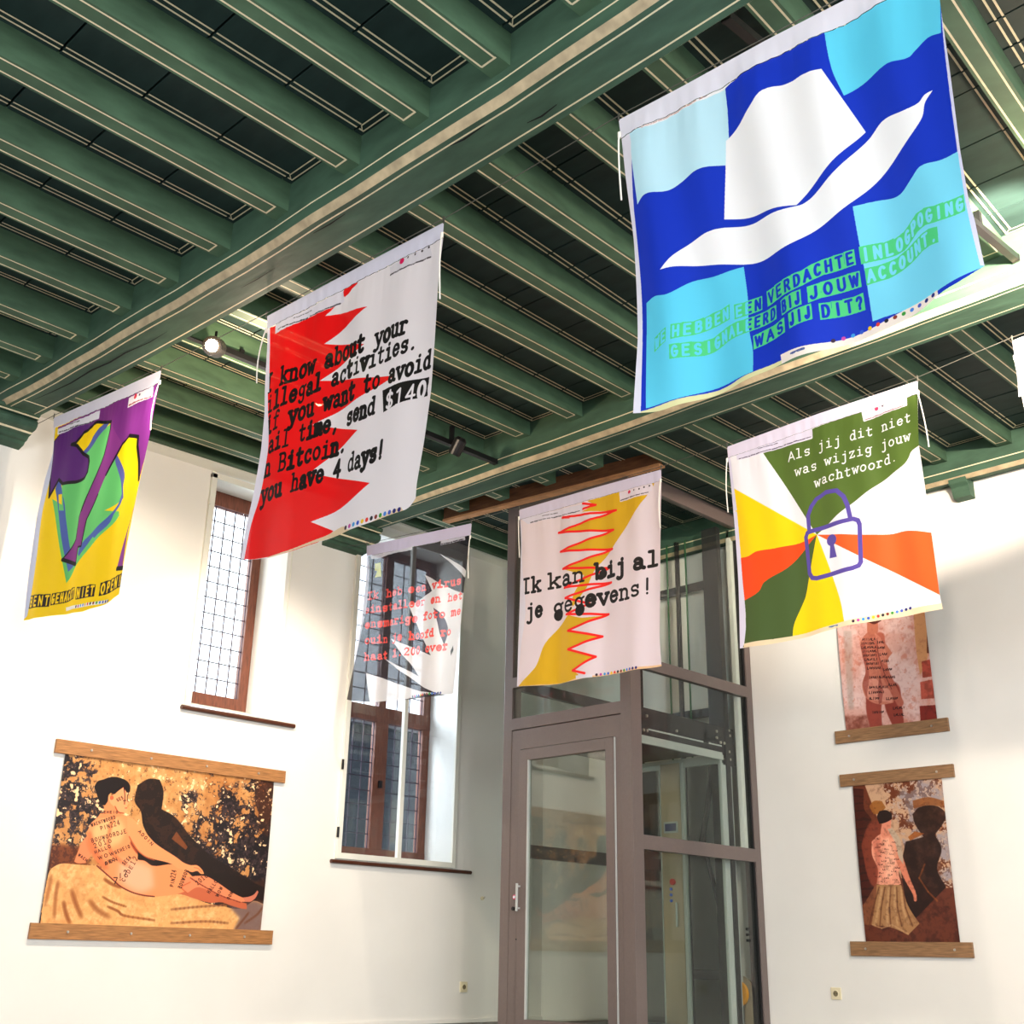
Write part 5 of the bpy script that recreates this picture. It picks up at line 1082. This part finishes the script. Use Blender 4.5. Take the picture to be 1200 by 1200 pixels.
P_('cabin_top_profile', 6.58, 7.70, CY0+.002, CY0+.03, 1.495, 1.572, m=ALU, bev=.003); P_('cabin_top_profile', 6.58, 7.72, CY0-.004, CY0+.02, 1.455, 1.497, m=ALU, bev=.003)
for x0, x1 in ((7.70, 7.735), (7.755, 7.775), (7.79, 7.81)): P_('cabin_side_profile', x0, x1, CY0-.002, CY0+.025, ZB+.06, 1.50, m=ALU, bev=.003)
P_('cabin_side_profile', 6.58, 6.62, CY0-.002, CY0+.03, ZB+.06, 1.50, m=ALU, bev=.003)
obj('cabin_glass', box(6.62, 7.70, CY0+.010, CY0+.016, ZB+.06, 1.46), GLASS, lift)
# far cabin wall with control column
XC = 7.70
P_('wall_top_band', XC-.02, XC+.01, CY0, CY1, 1.43, 1.50, m=ALU, bev=.003)
col = P_('control_column', XC-.03, XC+.01, 5.705, 5.90, ZB+.06, 1.47, m=STEEL, bev=.004)
P_('column_edge', XC-.034, XC+.01, 5.672, 5.70, ZB+.06, 1.47, m=ALU, bev=.003); P_('column_edge', XC-.032, XC+.01, 5.902, 5.912, ZB+.06, 1.47, m=ALU, bev=.002); P_('column_edge', XC-.03, XC+.01, 5.30, 5.33, ZB+.06, 1.47, m=ALU, bev=.003)
obj('display_frame', box(XC-.038, XC-.03, 5.735, 5.872, .925, 1.012, bev=.003), ALU, col); obj('display_screen', box(XC-.041, XC-.037, 5.75, 5.857, .94, .997), DISPLAY, col)
obj('alarm_button', tube([(XC-.03, 5.80, .553), (XC-.045, 5.80, .553)], .024, seg=16), RED, col)
for z in (.50, .457, .413): obj('floor_button', tube([(XC-.03, 5.82, z), (XC-.040, 5.82, z)], .011, seg=12), BLUEB, col)
obj('hand_rail', tube([(XC-.045, 5.765, .40), (XC-.045, 5.765, .22)], .008, seg=8), ALU, col)
obj('cabin_glass', box(XC-.006, XC, 5.33, 5.672, ZB+.06, 1.43), GLASS, lift); obj('dark_panel', box(XC-.006, XC, 5.912, CY1, ZB+.06, 1.43), glass('smoked_glass', (.16, .14, .13, 1), .1, .6), lift)
# mast, rails, braces and cables against the room wall
for y0, y1 in ((5.29, 5.44), (6.15, 6.28)): P_('guide_mast', 7.73, 7.79, y0, y1, ZB, ZT, m=MAST, bev=.006)
P_('mast_face', 7.925, 7.97, 5.42, 5.46, ZB, ZT, m=TAUPE); P_('pipe_duct', 7.86, 7.99, 5.24, 5.285, .74, ZT, m=PLASTER, bev=.01)
for z in (-.12, 1.9, 3.0): P_('cross_beam', 7.90, 7.94, 5.44, 6.16, z-.035, z+.035, m=MAST)
obj('brace', tube([(7.9, 5.56, 1.45), (7.9, 5.66, .85), (7.9, 5.44, .02)], .018, seg=6), MAST, lift); obj('brace', tube([(7.88, 5.53, 1.45), (7.88, 5.60, 1.1), (7.88, 5.68, .80)], .022, seg=6), MAST, lift)
obj('piston_rod', tube([(7.85, 5.79, ZB), (7.85, 5.79, ZT)], .022, seg=14), mat('chromed_dark', (70, 66, 68), .2, metal=.8), lift)
for y in (5.90, 5.70): obj('cable', tube([(7.85, y, 1.5), (7.85, y, ZT)], .008, seg=8), GRCABLE, lift)
for y in (6.1, 5.41): obj('yellow_plate', box(7.795, 7.80, y-.02, y+.02, .07, .17), YELP, lift)
wy, wz = 5.385, -.245
obj('pulley_wheel', tube([(7.86, wy, wz), (7.89, wy, wz)], .09, seg=28), ORANGEW, lift); obj('pulley_hub', tube([(7.85, wy, wz), (7.90, wy, wz)], .02, seg=14), MAST, lift)
bm = bmesh.new(); pf = [(5.36, -.12), (5.31, -.15), (5.26, -.20), (5.235, -.28), (5.24, -.38), (5.26, -.46), (5.36, -.46)]
obj('pulley_guard', loft([[(x, y, z) for y, z in pf] for x in (7.92, 7.93)], [0]*7), CARD, lift)
for z in (.12, .16, .20): obj('switch', box(7.88, 7.91, 5.27, 5.29, z, z+.02, bev=.003), BLACK, lift)
